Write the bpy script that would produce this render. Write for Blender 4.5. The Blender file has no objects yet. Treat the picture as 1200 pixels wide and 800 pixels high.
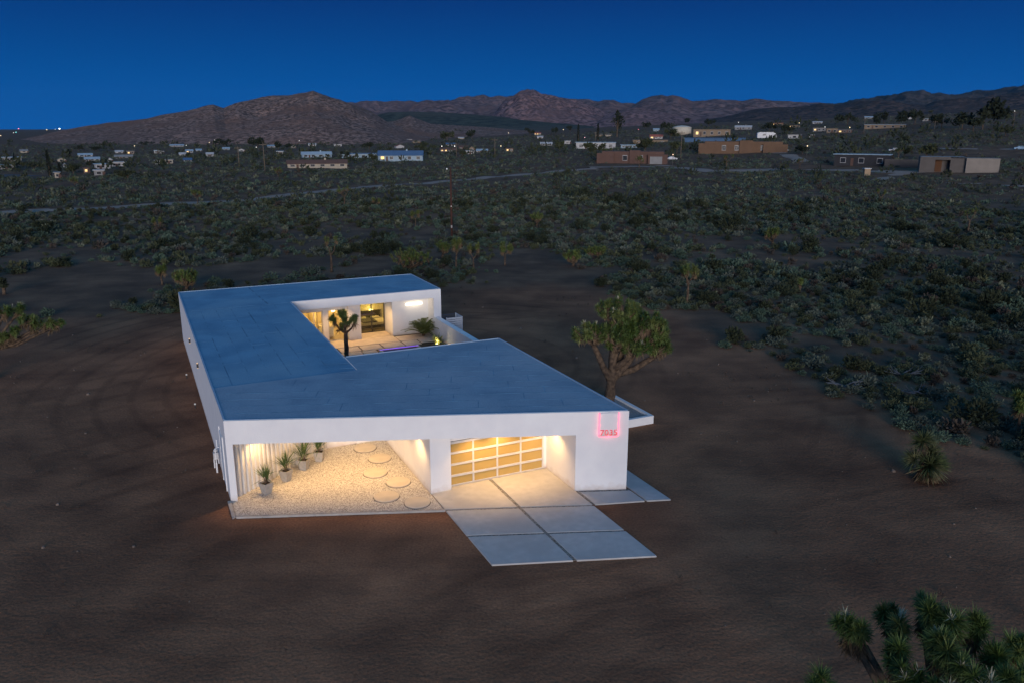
import bpy, bmesh, math, random
import numpy as np
from mathutils import Vector, Matrix

random.seed(7)
rng = np.random.default_rng(11)
scene = bpy.context.scene
col = scene.collection

# ------------------------------------------------------------------ camera
F, H = 938.0, 15.5
PITCH = math.atan(250 / F)
cam_d = bpy.data.cameras.new("camera")
cam_d.sensor_width = 36
cam_d.lens = F / 1200 * 36
cam_d.clip_start = 0.5
cam_d.clip_end = 30000
cam = bpy.data.objects.new("camera", cam_d)
cam.location = (0, 0, H)
cam.rotation_euler = (math.pi / 2 - PITCH, 0, 0)
col.objects.link(cam)
scene.camera = cam

# ------------------------------------------------------------------ dusk sky, afterglow, exposure
SUN_AZ = math.radians(176)      # the sun has set behind the camera (compass: 0 = +Y, clockwise)
world = bpy.data.worlds.new("World")
scene.world = world
world.use_nodes = True
wn = world.node_tree
wn.nodes.clear()
w_out = wn.nodes.new("ShaderNodeOutputWorld")
w_bg = wn.nodes.new("ShaderNodeBackground")
# dusk: a Nishita sky with the sun just below the horizon, toned by a blue twilight gradient over elevation
w_sky = wn.nodes.new("ShaderNodeTexSky")
w_sky.sky_type = 'NISHITA'
w_sky.sun_disc = False
w_sky.sun_elevation = math.radians(1.0)
w_sky.sun_rotation = SUN_AZ
w_tc = wn.nodes.new("ShaderNodeTexCoord")
w_sep = wn.nodes.new("ShaderNodeSeparateXYZ")
wn.links.new(w_tc.outputs["Generated"], w_sep.inputs[0])
w_ramp = wn.nodes.new("ShaderNodeValToRGB")
el = w_ramp.color_ramp.elements
SKY_STOPS = [(0.0, (0.001, 0.092, 0.36)), (0.05, (0.0, 0.080, 0.325)), (0.145, (0.002, 0.036, 0.185)), (0.45, (0.035, 0.13, 0.32)), (1.0, (0.07, 0.225, 0.44))]
el[0].position, el[0].color = 0.0, (*SKY_STOPS[0][1], 1)
el[1].position, el[1].color = 1.0, (*SKY_STOPS[-1][1], 1)
for p_, c_ in SKY_STOPS[1:-1]:
    e_ = el.new(p_); e_.color = (*c_, 1)
wn.links.new(w_sep.outputs[2], w_ramp.inputs[0])
w_mix = wn.nodes.new("ShaderNodeMix")
w_mix.data_type = 'RGBA'
w_mix.blend_type = 'ADD'
w_mix.inputs[0].default_value = 0.06
wn.links.new(w_ramp.outputs[0], w_mix.inputs[6])
wn.links.new(w_sky.outputs[0], w_mix.inputs[7])
wn.links.new(w_ramp.outputs[0], w_bg.inputs[0])
w_bg.inputs[1].default_value = 1.0
wn.links.new(w_bg.outputs[0], w_out.inputs[0])

sun_d = bpy.data.lights.new("afterglow_sun", 'SUN')
sun_d.energy = 3.6
sun_d.angle = math.radians(30)
sun_d.color = (1.0, 0.91, 0.88)
sun = bpy.data.objects.new("afterglow_sun", sun_d)
sun_el = math.radians(3)
sdir = Vector((math.sin(SUN_AZ) * math.cos(sun_el), math.cos(SUN_AZ) * math.cos(sun_el), math.sin(sun_el)))
sun.rotation_euler = (-sdir).to_track_quat('-Z', 'Y').to_euler()
col.objects.link(sun)

vs = scene.view_settings
vs.view_transform = 'Standard'
vs.look = 'None'
vs.gamma = 1
vs.exposure = 0.0
vs.use_curve_mapping = False
scene.cycles.max_bounces = 6
scene.cycles.diffuse_bounces = 4
scene.cycles.use_denoising = True
scene.cycles.sample_clamp_indirect = 4.0

# ------------------------------------------------------------------ helpers: numbers
def smooth(a, b, x):
    t = np.clip((x - a) / (b - a), 0, 1)
    return t * t * (3 - 2 * t)

_perm = np.random.default_rng(3).random((256, 256))
def vnoise(x, y):
    xi = np.floor(x).astype(int); yi = np.floor(y).astype(int)
    fx = x - xi; fy = y - yi
    fx = fx * fx * (3 - 2 * fx); fy = fy * fy * (3 - 2 * fy)
    g = lambda a, b: _perm[a & 255, b & 255]
    return (g(xi, yi) * (1 - fx) + g(xi + 1, yi) * fx) * (1 - fy) + (g(xi, yi + 1) * (1 - fx) + g(xi + 1, yi + 1) * fx) * fy

def fbm(x, y, o=5, gain=0.5):
    s = 0; a = 1; t = 0
    for i in range(o):
        s = s + a * vnoise(x * 2 ** i + 17 * i, y * 2 ** i + 31 * i); t += a; a *= gain
    return s / t

def tz(x, y):
    """terrain height"""
    x = np.asarray(x, float); y = np.asarray(y, float)
    d = np.hypot(x, y)
    az = np.degrees(np.arctan2(x, y))
    k = np.clip(0.0095 + 0.00115 * az, 0, 0.046)
    k = np.where(np.abs(az) > 90, 0, k)
    z = k * (np.clip(d - 220, 0, 700) + 0.35 * np.clip(d - 920, 0, 2500))
    und = (vnoise(x / 9.0 + 3, y / 9.0 + 8) - 0.5) * 0.5 + (vnoise(x / 31.0, y / 31.0) - 0.5) * 1.1
    z = z + und * smooth(82, 150, d)
    return z

def pix(x, y):
    a = (x - 600) / F; v = (y - 400) / F
    return a, math.cos(PITCH) - v * math.sin(PITCH), math.sin(PITCH) + v * math.cos(PITCH)

def G(x, y, z=0.0):
    """the point at height z seen at photo pixel (x, y)"""
    a, fh, dn = pix(x, y)
    t = (H - z) / dn
    return Vector((a * t, fh * t, z))

def R(x, y):
    """the terrain point seen at photo pixel (x, y), with metres per pixel there"""
    a, fh, dn = pix(x, y)
    t = 10.0
    while t < 9000:
        if H - t * dn <= float(tz(a * t, fh * t)):
            break
        t *= 1.01
    lo, hi = t / 1.01, t
    for _ in range(24):
        m = (lo + hi) / 2
        if H - m * dn <= float(tz(a * m, fh * m)): hi = m
        else: lo = m
    p = Vector((a * hi, fh * hi, 0)); p.z = float(tz(p.x, p.y))
    return p, hi / F

def proj(p):
    dy = p[1]; dz = p[2] - H
    fw = dy * math.cos(PITCH) - dz * math.sin(PITCH)
    up = dy * math.sin(PITCH) + dz * math.cos(PITCH)
    return 600 + F * p[0] / fw, 400 - F * up / fw

# house frame: u runs along the garage door, w runs away from the street
HANG = math.radians(25.3)
HO = Vector((-12.05, 31.42, 0))
def hw(u, w, z=0.0):
    c, s = math.cos(HANG), math.sin(HANG)
    return Vector((HO.x + u * c - w * s, HO.y + u * s + w * c, z))

# ------------------------------------------------------------------ helpers: materials
MATS = {}
def mat(name, c1, c2=None, scale=3.0, rough=0.8, bump=0.0, bscale=None, emit=None, estr=0, metal=0, detail=6, c3=None, scale3=0.3, spec=0.3, lo=0.35, hi=0.65):
    if name in MATS: return MATS[name]
    m = bpy.data.materials.new(name); m.use_nodes = True
    n = m.node_tree; b = n.nodes["Principled BSDF"]
    b.inputs["Roughness"].default_value = rough
    b.inputs["Metallic"].default_value = metal
    b.inputs["Specular IOR Level"].default_value = spec
    c1 = (*c1, 1)
    b.inputs["Base Color"].default_value = c1
    tc = n.nodes.new("ShaderNodeTexCoord")
    if c2:
        nz = n.nodes.new("ShaderNodeTexNoise"); nz.inputs["Scale"].default_value = scale; nz.inputs["Detail"].default_value = detail
        n.links.new(tc.outputs["Object"], nz.inputs["Vector"])
        rp = n.nodes.new("ShaderNodeValToRGB")
        rp.color_ramp.elements[0].position = lo; rp.color_ramp.elements[1].position = hi
        rp.color_ramp.elements[0].color = c1; rp.color_ramp.elements[1].color = (*c2, 1)
        n.links.new(nz.outputs["Fac"], rp.inputs["Fac"])
        out = rp.outputs[0]
        if c3:
            n3 = n.nodes.new("ShaderNodeTexNoise"); n3.inputs["Scale"].default_value = scale3; n3.inputs["Detail"].default_value = 5
            n.links.new(tc.outputs["Object"], n3.inputs["Vector"])
            r3 = n.nodes.new("ShaderNodeValToRGB"); r3.color_ramp.elements[0].position = 0.45; r3.color_ramp.elements[1].position = 0.7
            n.links.new(n3.outputs["Fac"], r3.inputs["Fac"])
            mx = n.nodes.new("ShaderNodeMix"); mx.data_type = 'RGBA'
            n.links.new(r3.outputs[0], mx.inputs[0]); n.links.new(out, mx.inputs[6]); mx.inputs[7].default_value = (*c3, 1)
            out = mx.outputs[2]
        n.links.new(out, b.inputs["Base Color"])
    if bump:
        nb = n.nodes.new("ShaderNodeTexNoise"); nb.inputs["Scale"].default_value = bscale or scale * 4; nb.inputs["Detail"].default_value = 5
        n.links.new(tc.outputs["Object"], nb.inputs["Vector"])
        bp = n.nodes.new("ShaderNodeBump"); bp.inputs["Strength"].default_value = bump; bp.inputs["Distance"].default_value = 0.05
        n.links.new(nb.outputs["Fac"], bp.inputs["Height"]); n.links.new(bp.outputs[0], b.inputs["Normal"])
    if emit:
        b.inputs["Emission Color"].default_value = (*emit, 1); b.inputs["Emission Strength"].default_value = estr
    MATS[name] = m
    return m

def glass_mat(name, tint, alpha):
    m = bpy.data.materials.new(name); m.use_nodes = True
    n = m.node_tree; n.nodes.clear()
    o = n.nodes.new("ShaderNodeOutputMaterial"); mx = n.nodes.new("ShaderNodeMixShader")
    t = n.nodes.new("ShaderNodeBsdfTransparent"); g = n.nodes.new("ShaderNodeBsdfGlossy")
    t.inputs[0].default_value = (*tint, 1); g.inputs["Roughness"].default_value = 0.02
    mx.inputs[0].default_value = alpha
    n.links.new(t.outputs[0], mx.inputs[1]); n.links.new(g.outputs[0], mx.inputs[2]); n.links.new(mx.outputs[0], o.inputs[0])
    return m

STUCCO = mat("white_stucco", (0.80, 0.80, 0.80), (0.75, 0.75, 0.76), 1.2, 0.85, 0.25, 40)
ROOF = None  # made below
CONC = mat("concrete", (0.48, 0.47, 0.455), (0.405, 0.398, 0.39), 3.1, 0.8, 0.15, 30, detail=10, c3=(0.39, 0.38, 0.372), scale3=0.55, lo=.3, hi=.7)
PAVER = mat("patio_concrete", (0.52, 0.44, 0.36), (0.44, 0.37, 0.30), 2.0, 0.8, 0.1, 30)
DISC = mat("stepping_stone_concrete", (0.52, 0.47, 0.40), (0.46, 0.42, 0.36), 2.0, 0.8, 0.1, 30)
KERB = mat("kerb_concrete", (0.42, 0.39, 0.36), (0.33, 0.31, 0.29), 3.0, 0.85, 0.2, 20)
DARKGAP = mat("dark_pebbles", (0.10, 0.09, 0.08), (0.36, 0.34, 0.31), 16, 0.9, 0.6, 40)
SOIL = mat("dark_soil", (0.02, 0.017, 0.014), (0.04, 0.032, 0.025), 8, 0.95, 0.5, 30)
ALU = mat("pale_aluminium", (0.62, 0.61, 0.60), (0.55, 0.54, 0.53), 3, 0.45, metal=0.2)
DFRAME = mat("dark_frame", (0.03, 0.03, 0.032), (0.04, 0.04, 0.042), 3, 0.4)
CORR = mat("corrugated_steel", (0.68, 0.67, 0.65), (0.60, 0.59, 0.58), 1.5, 0.55, metal=0.1)
POT = mat("grey_pot", (0.34, 0.33, 0.315), (0.28, 0.275, 0.265), 6, 0.8, 0.1)
WHITEP = mat("white_paint", (0.78, 0.78, 0.78), (0.72, 0.72, 0.73), 2, 0.6)
SLAT = mat("pale_slats", (0.55, 0.58, 0.62), (0.48, 0.5, 0.54), 3, 0.6)
WOOD = mat("pole_wood", (0.085, 0.036, 0.026), (0.055, 0.025, 0.019), 3, 0.9, 0.4, 12)
PALEWOOD = mat("weathered_pole_wood", (0.20, 0.15, 0.11), (0.13, 0.10, 0.075), 3, 0.9, 0.4, 12)
WARMWALL = mat("warm_interior_paint", (0.72, 0.62, 0.42), (0.68, 0.58, 0.38), 1, 0.8)
GREYWALL = mat("grey_interior_paint", (0.55, 0.50, 0.36), (0.50, 0.45, 0.32), 1, 0.8)
IFLOOR = mat("interior_floor", (0.42, 0.34, 0.25), (0.36, 0.29, 0.21), 2, 0.5)
FABRIC = mat("dark_fabric", (0.06, 0.06, 0.05), (0.09, 0.085, 0.075), 9, 0.95)
LINEN = mat("pale_linen", (0.74, 0.70, 0.6), (0.66, 0.62, 0.53), 5, 0.95)
FROST = mat("amber_frosted_pane", (0.43, 0.30, 0.10), (0.38, 0.26, 0.085), 0.7, 0.25, spec=0.5)
WARM_E = mat("warm_lamp_lens", (0.9, 0.8, 0.6), emit=(1.0, 0.72, 0.36), estr=9)
BAR_E = mat("light_bar_lens", (0.9, 0.85, 0.75), emit=(1.0, 0.85, 0.6), estr=3)
SHADE_E = mat("orange_lamp_shade", (0.8, 0.5, 0.2), emit=(1.0, 0.5, 0.14), estr=2.0)
BULB_E = mat("bedside_bulb", (0.9, 0.8, 0.5), emit=(1.0, 0.78, 0.35), estr=14)
PINK_E = mat("pink_neon", (0.9, 0.3, 0.4), emit=(1.0, 0.13, 0.21), estr=1.7)
RED_E = mat("red_numerals", (0.45, 0.02, 0.05), emit=(0.9, 0.012, 0.05), estr=0.6)
PURPLE_E = mat("purple_led", (0.4, 0.2, 0.8), emit=(0.30, 0.10, 1.0), estr=1.1)
PANE_LIT = mat("lit_window", (0.8, 0.6, 0.3), emit=(1.0, 0.62, 0.2), estr=1.1)
PANE_DARK = mat("dark_window", (0.02, 0.022, 0.026), (0.03, 0.033, 0.04), 1, 0.15, spec=0.5)
GLASS = glass_mat("clear_glass", (0.95, 0.95, 0.92), 0.07)
SMOKED = glass_mat("bedroom_glass", (0.72, 0.72, 0.62), 0.08)

LEAF_J = mat("joshua_leaf", (0.088, 0.14, 0.03), (0.04, 0.076, 0.02), 1.6, 0.55, spec=0.35, c3=(0.17, 0.19, 0.06), scale3=0.9)
LEAF_J2 = mat("joshua_leaf_dull", (0.15, 0.19, 0.05), (0.07, 0.105, 0.028), 1.4, 0.6, c3=(0.13, 0.13, 0.05), scale3=0.8)
LEAF_DEAD = mat("dead_leaf", (0.20, 0.14, 0.085), (0.12, 0.085, 0.05), 3, 0.9)
BLOOM = mat("pale_seed_stalk", (0.38, 0.37, 0.28), (0.28, 0.27, 0.18), 5, 0.9)
BARK = mat("joshua_bark", (0.145, 0.10, 0.066), (0.055, 0.038, 0.027), 5, 0.95, 0.9, 14)
LEAF_Y = mat("yucca_leaf", (0.09, 0.115, 0.045), (0.05, 0.075, 0.03), 2.5, 0.6, c3=(0.17, 0.16, 0.09), scale3=1.4)
LEAF_P = mat("potted_leaf", (0.05, 0.10, 0.03), (0.085, 0.13, 0.045), 3, 0.5)
PALM = mat("palm_frond", (0.09, 0.12, 0.03), (0.14, 0.16, 0.045), 3, 0.5)
AGAVE = mat("agave_leaf", (0.30, 0.32, 0.14), (0.24, 0.27, 0.11), 4, 0.5)
SAGE = [mat("sage_teal", (0.078, 0.122, 0.082), (0.038, 0.066, 0.046), 0.9, 0.9, c3=(0.092, 0.138, 0.10), scale3=0.35),
        mat("sage_grey", (0.088, 0.11, 0.086), (0.042, 0.056, 0.045), 0.9, 0.9, c3=(0.15, 0.165, 0.13), scale3=0.35),
        mat("sage_olive", (0.072, 0.085, 0.042), (0.038, 0.048, 0.025), 0.9, 0.9, c3=(0.10, 0.105, 0.05), scale3=0.35)]
CREO = mat("creosote_leaf", (0.030, 0.042, 0.020), (0.018, 0.024, 0.013), 1.1, 0.8, c3=(0.055, 0.058, 0.024), scale3=0.4)
DEADB = mat("dry_brush", (0.075, 0.06, 0.048), (0.045, 0.036, 0.03), 1.1, 0.95)
STRAW = mat("pale_brush", (0.17, 0.185, 0.12), (0.10, 0.115, 0.075), 1.1, 0.9)
TWIG = mat("bush_twig", (0.09, 0.065, 0.045), (0.05, 0.037, 0.028), 5, 0.95)
TREE_G = mat("far_tree_leaf", (0.024, 0.032, 0.016), (0.014, 0.02, 0.011), 0.8, 0.9)
TREE_L = mat("far_tree_leaf_olive", (0.05, 0.058, 0.024), (0.03, 0.036, 0.016), 0.8, 0.9)
CYP = mat("cypress_leaf", (0.015, 0.021, 0.014), (0.010, 0.014, 0.009), 1.0, 0.9)

# wind-blown dust on the foot of the stucco, in an uneven band
def dusty(m):
    n = m.node_tree; b = n.nodes["Principled BSDF"]; src = b.inputs["Base Color"].links[0].from_socket
    tc = n.nodes.new("ShaderNodeTexCoord"); sp = n.nodes.new("ShaderNodeSeparateXYZ"); n.links.new(tc.outputs["Object"], sp.inputs[0])
    nz = n.nodes.new("ShaderNodeTexNoise"); nz.inputs["Scale"].default_value = 3.5; nz.inputs["Detail"].default_value = 7; n.links.new(tc.outputs["Object"], nz.inputs["Vector"])
    ma = n.nodes.new("ShaderNodeMath"); ma.operation = 'MULTIPLY_ADD'; n.links.new(nz.outputs["Fac"], ma.inputs[0]); ma.inputs[1].default_value = -0.55; n.links.new(sp.outputs[2], ma.inputs[2])
    mr = n.nodes.new("ShaderNodeMapRange"); mr.inputs[1].default_value = -0.30; mr.inputs[2].default_value = 0.06; mr.inputs[3].default_value = .6; mr.inputs[4].default_value = 0; n.links.new(ma.outputs[0], mr.inputs[0])
    mx = n.nodes.new("ShaderNodeMix"); mx.data_type = 'RGBA'; n.links.new(mr.outputs[0], mx.inputs[0]); n.links.new(src, mx.inputs[6]); mx.inputs[7].default_value = (.50, .40, .32, 1)
    n.links.new(mx.outputs[2], b.inputs["Base Color"])
dusty(STUCCO)

# blue-white roof coating with sheet seams
def roof_mat(name, a, b_, c):
    m = mat(name, a, b_, 0.55, 0.75, 0.2, 9, c3=c, scale3=0.22)
    n = m.node_tree; b = n.nodes["Principled BSDF"]
    src = b.inputs["Base Color"].links[0].from_socket
    tc = n.nodes.new("ShaderNodeTexCoord")
    nz = n.nodes.new("ShaderNodeTexNoise"); nz.inputs["Scale"].default_value = 26; nz.inputs["Detail"].default_value = 4
    n.links.new(tc.outputs["Object"], nz.inputs["Vector"])
    rp = n.nodes.new("ShaderNodeValToRGB")
    rp.color_ramp.elements[0].position = 0.3; rp.color_ramp.elements[1].position = 0.72
    rp.color_ramp.elements[0].color = (0.66, 0.67, 0.7, 1); rp.color_ramp.elements[1].color = (1.18, 1.16, 1.12, 1)
    n.links.new(nz.outputs["Fac"], rp.inputs["Fac"])
    mx = n.nodes.new("ShaderNodeMix"); mx.data_type = 'RGBA'; mx.blend_type = 'MULTIPLY'; mx.inputs[0].default_value = 1
    n.links.new(src, mx.inputs[6]); n.links.new(rp.outputs[0], mx.inputs[7])
    n.links.new(mx.outputs[2], b.inputs["Base Color"])
    return m
ROOF = roof_mat("roof_coating", (0.17, 0.35, 0.50), (0.12, 0.265, 0.40), (0.22, 0.375, 0.49))
ROOF2 = roof_mat("roof_coating_greyer", (0.28, 0.385, 0.48), (0.21, 0.30, 0.39), (0.33, 0.405, 0.48))
SEAM = mat("roof_seam", (0.085, 0.18, 0.27), (0.16, 0.32, 0.45), 1.3, 0.8, lo=0.42, hi=0.6)

def ground_mat():
    m = bpy.data.materials.new("desert_dirt"); m.use_nodes = True
    n = m.node_tree; b = n.nodes["Principled BSDF"]; b.inputs["Roughness"].default_value = 0.95; b.inputs["Specular IOR Level"].default_value = 0.1
    tc = n.nodes.new("ShaderNodeTexCoord")
    def noise(s, d=6, w=None):
        z = n.nodes.new("ShaderNodeTexNoise"); z.inputs["Scale"].default_value = s; z.inputs["Detail"].default_value = d
        n.links.new(w or tc.outputs["Object"], z.inputs["Vector"]); return z.outputs["Fac"]
    def ramp(f, p0, c0, p1, c1):
        r = n.nodes.new("ShaderNodeValToRGB"); e = r.color_ramp.elements
        e[0].position = p0; e[1].position = p1; e[0].color = (*c0, 1); e[1].color = (*c1, 1)
        n.links.new(f, r.inputs["Fac"]); return r.outputs[0]
    def mul(a, c, f=1.0):
        x = n.nodes.new("ShaderNodeMix"); x.data_type = 'RGBA'; x.blend_type = 'MULTIPLY'; x.inputs[0].default_value = f
        n.links.new(a, x.inputs[6]); n.links.new(c, x.inputs[7]); return x.outputs[2]
    lot = ramp(noise(0.09), 0.36, (0.325, 0.155, 0.086), 0.64, (0.195, 0.094, 0.054))
    soil = ramp(noise(0.14), 0.35, (0.20, 0.122, 0.078), 0.65, (0.115, 0.074, 0.051))     # littered soil of the scrub
    at = n.nodes.new("ShaderNodeAttribute"); at.attribute_name = "cleared"
    bx = n.nodes.new("ShaderNodeMix"); bx.data_type = 'RGBA'
    n.links.new(at.outputs["Fac"], bx.inputs[0]); n.links.new(soil, bx.inputs[6]); n.links.new(lot, bx.inputs[7])
    base = bx.outputs[2]
    med = ramp(noise(0.33, 9), 0.33, (0.72, 0.72, 0.74), 0.67, (1.2, 1.18, 1.14))
    fine = ramp(noise(11, 6), 0.3, (0.72, 0.72, 0.74), 0.72, (1.18, 1.15, 1.1))
    # faint wheel and grader marks: noise stretched along one direction
    mp = n.nodes.new("ShaderNodeMapping"); mp.inputs["Rotation"].default_value = (0, 0, math.radians(-38)); mp.inputs["Scale"].default_value = (0.06, 1.3, 1)
    n.links.new(tc.outputs["Object"], mp.inputs["Vector"])
    trk = ramp(noise(1.0, 4, mp.outputs[0]), 0.38, (0.84, 0.84, 0.85), 0.6, (1.05, 1.05, 1.05))
    # wheel marks: arcs swept round the house, broken up by noise
    def arcs(cx, cy, per, ph):
        mq = n.nodes.new("ShaderNodeMapping"); mq.inputs["Location"].default_value = (-cx, -cy, 0)
        n.links.new(tc.outputs["Object"], mq.inputs["Vector"])
        wv = n.nodes.new("ShaderNodeTexWave"); wv.wave_type = 'RINGS'; wv.rings_direction = 'Z'; wv.inputs["Scale"].default_value = .314 / per
        wv.inputs["Distortion"].default_value = 2.2; wv.inputs["Detail"].default_value = 3; wv.inputs["Detail Scale"].default_value = .35; wv.inputs["Phase Offset"].default_value = ph
        n.links.new(mq.outputs[0], wv.inputs["Vector"]); return wv.outputs["Fac"]
    def masked(a, m_):
        x = n.nodes.new("ShaderNodeMath"); x.operation = 'MULTIPLY'; n.links.new(a, x.inputs[0]); n.links.new(m_, x.inputs[1]); return x.outputs[0]
    def gate(f, p0, p1):
        r = n.nodes.new("ShaderNodeMapRange"); r.inputs[1].default_value = p0; r.inputs[2].default_value = p1; n.links.new(f, r.inputs[0]); return r.outputs[0]
    t1 = masked(gate(arcs(-6, 52, 1.9, 0.4), .74, .98), gate(noise(.055, 3), .46, .58))
    t2 = masked(gate(arcs(30, -12, 2.3, 1.9), .76, .98), gate(noise(.071, 3), .50, .60))
    ta = n.nodes.new("ShaderNodeMath"); ta.operation = 'MAXIMUM'; n.links.new(t1, ta.inputs[0]); n.links.new(t2, ta.inputs[1])
    tracks = masked(ta.outputs[0], at.outputs["Fac"])
    # scattered dark pebbles and pale stones
    vo = n.nodes.new("ShaderNodeTexVoronoi"); vo.inputs["Scale"].default_value = 2.2
    n.links.new(tc.outputs["Object"], vo.inputs["Vector"])
    peb = ramp(vo.outputs["Distance"], 0.05, (0.55, 0.55, 0.56), 0.11, (1, 1, 1))
    c = mul(mul(mul(base, med), fine), trk, 0.35)
    c = mul(c, peb, 0.8)
    c = mul(c, ramp(tracks, 0.0, (1, 1, 1), 1.0, (0.80, 0.80, 0.81)))
    n.links.new(c, b.inputs["Base Color"])
    bp = n.nodes.new("ShaderNodeBump"); bp.inputs["Strength"].default_value = 0.32; bp.inputs["Distance"].default_value = 0.12
    ad = n.nodes.new("ShaderNodeMath"); ad.operation = 'ADD'
    n.links.new(noise(2.2, 8), ad.inputs[0]); n.links.new(noise(7.0, 6), ad.inputs[1])
    n.links.new(ad.outputs[0], bp.inputs["Height"]); n.links.new(bp.outputs[0], b.inputs["Normal"])
    return m
DIRT = ground_mat()
ROADM = mat("road_dirt", (0.34, 0.25, 0.20), (0.27, 0.20, 0.16), 0.4, 0.95, 0.3, 4)

def gravel_mat():
    m = bpy.data.materials.new("white_gravel"); m.use_nodes = True
    n = m.node_tree; b = n.nodes["Principled BSDF"]; b.inputs["Roughness"].default_value = 0.9
    tc = n.nodes.new("ShaderNodeTexCoord")
    vo = n.nodes.new("ShaderNodeTexVoronoi"); vo.inputs["Scale"].default_value = 34
    n.links.new(tc.outputs["Object"], vo.inputs["Vector"])
    rp = n.nodes.new("ShaderNodeValToRGB"); e = rp.color_ramp.elements
    e[0].color = (0.22, 0.205, 0.19, 1); e[1].color = (0.58, 0.56, 0.53, 1); e[0].position = 0.15; e[1].position = 0.75
    sx = n.nodes.new("ShaderNodeSeparateColor"); n.links.new(vo.outputs["Color"], sx.inputs[0])
    n.links.new(sx.outputs[0], rp.inputs["Fac"]); n.links.new(rp.outputs[0], b.inputs["Base Color"])
    bp = n.nodes.new("ShaderNodeBump"); bp.inputs["Strength"].default_value = 0.6; bp.inputs["Distance"].default_value = 0.015; bp.invert = True
    n.links.new(vo.outputs["Distance"], bp.inputs["Height"]); n.links.new(bp.outputs[0], b.inputs["Normal"])
    return m
GRAVEL = gravel_mat()

# ------------------------------------------------------------------ helpers: objects
def tag(o, label=None, cat=None, group=None, kind=None):
    if label: o["label"] = label
    if cat: o["category"] = cat
    if group: o["group"] = group
    if kind: o["kind"] = kind
    return o

def empty(name, loc=(0, 0, 0), rz=0.0, label=None, cat=None, group=None):
    o = bpy.data.objects.new(name, None); o.location = loc; o.rotation_euler = (0, 0, rz); o.empty_display_size = 0.2
    col.objects.link(o)
    return tag(o, label, cat, group)

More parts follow.
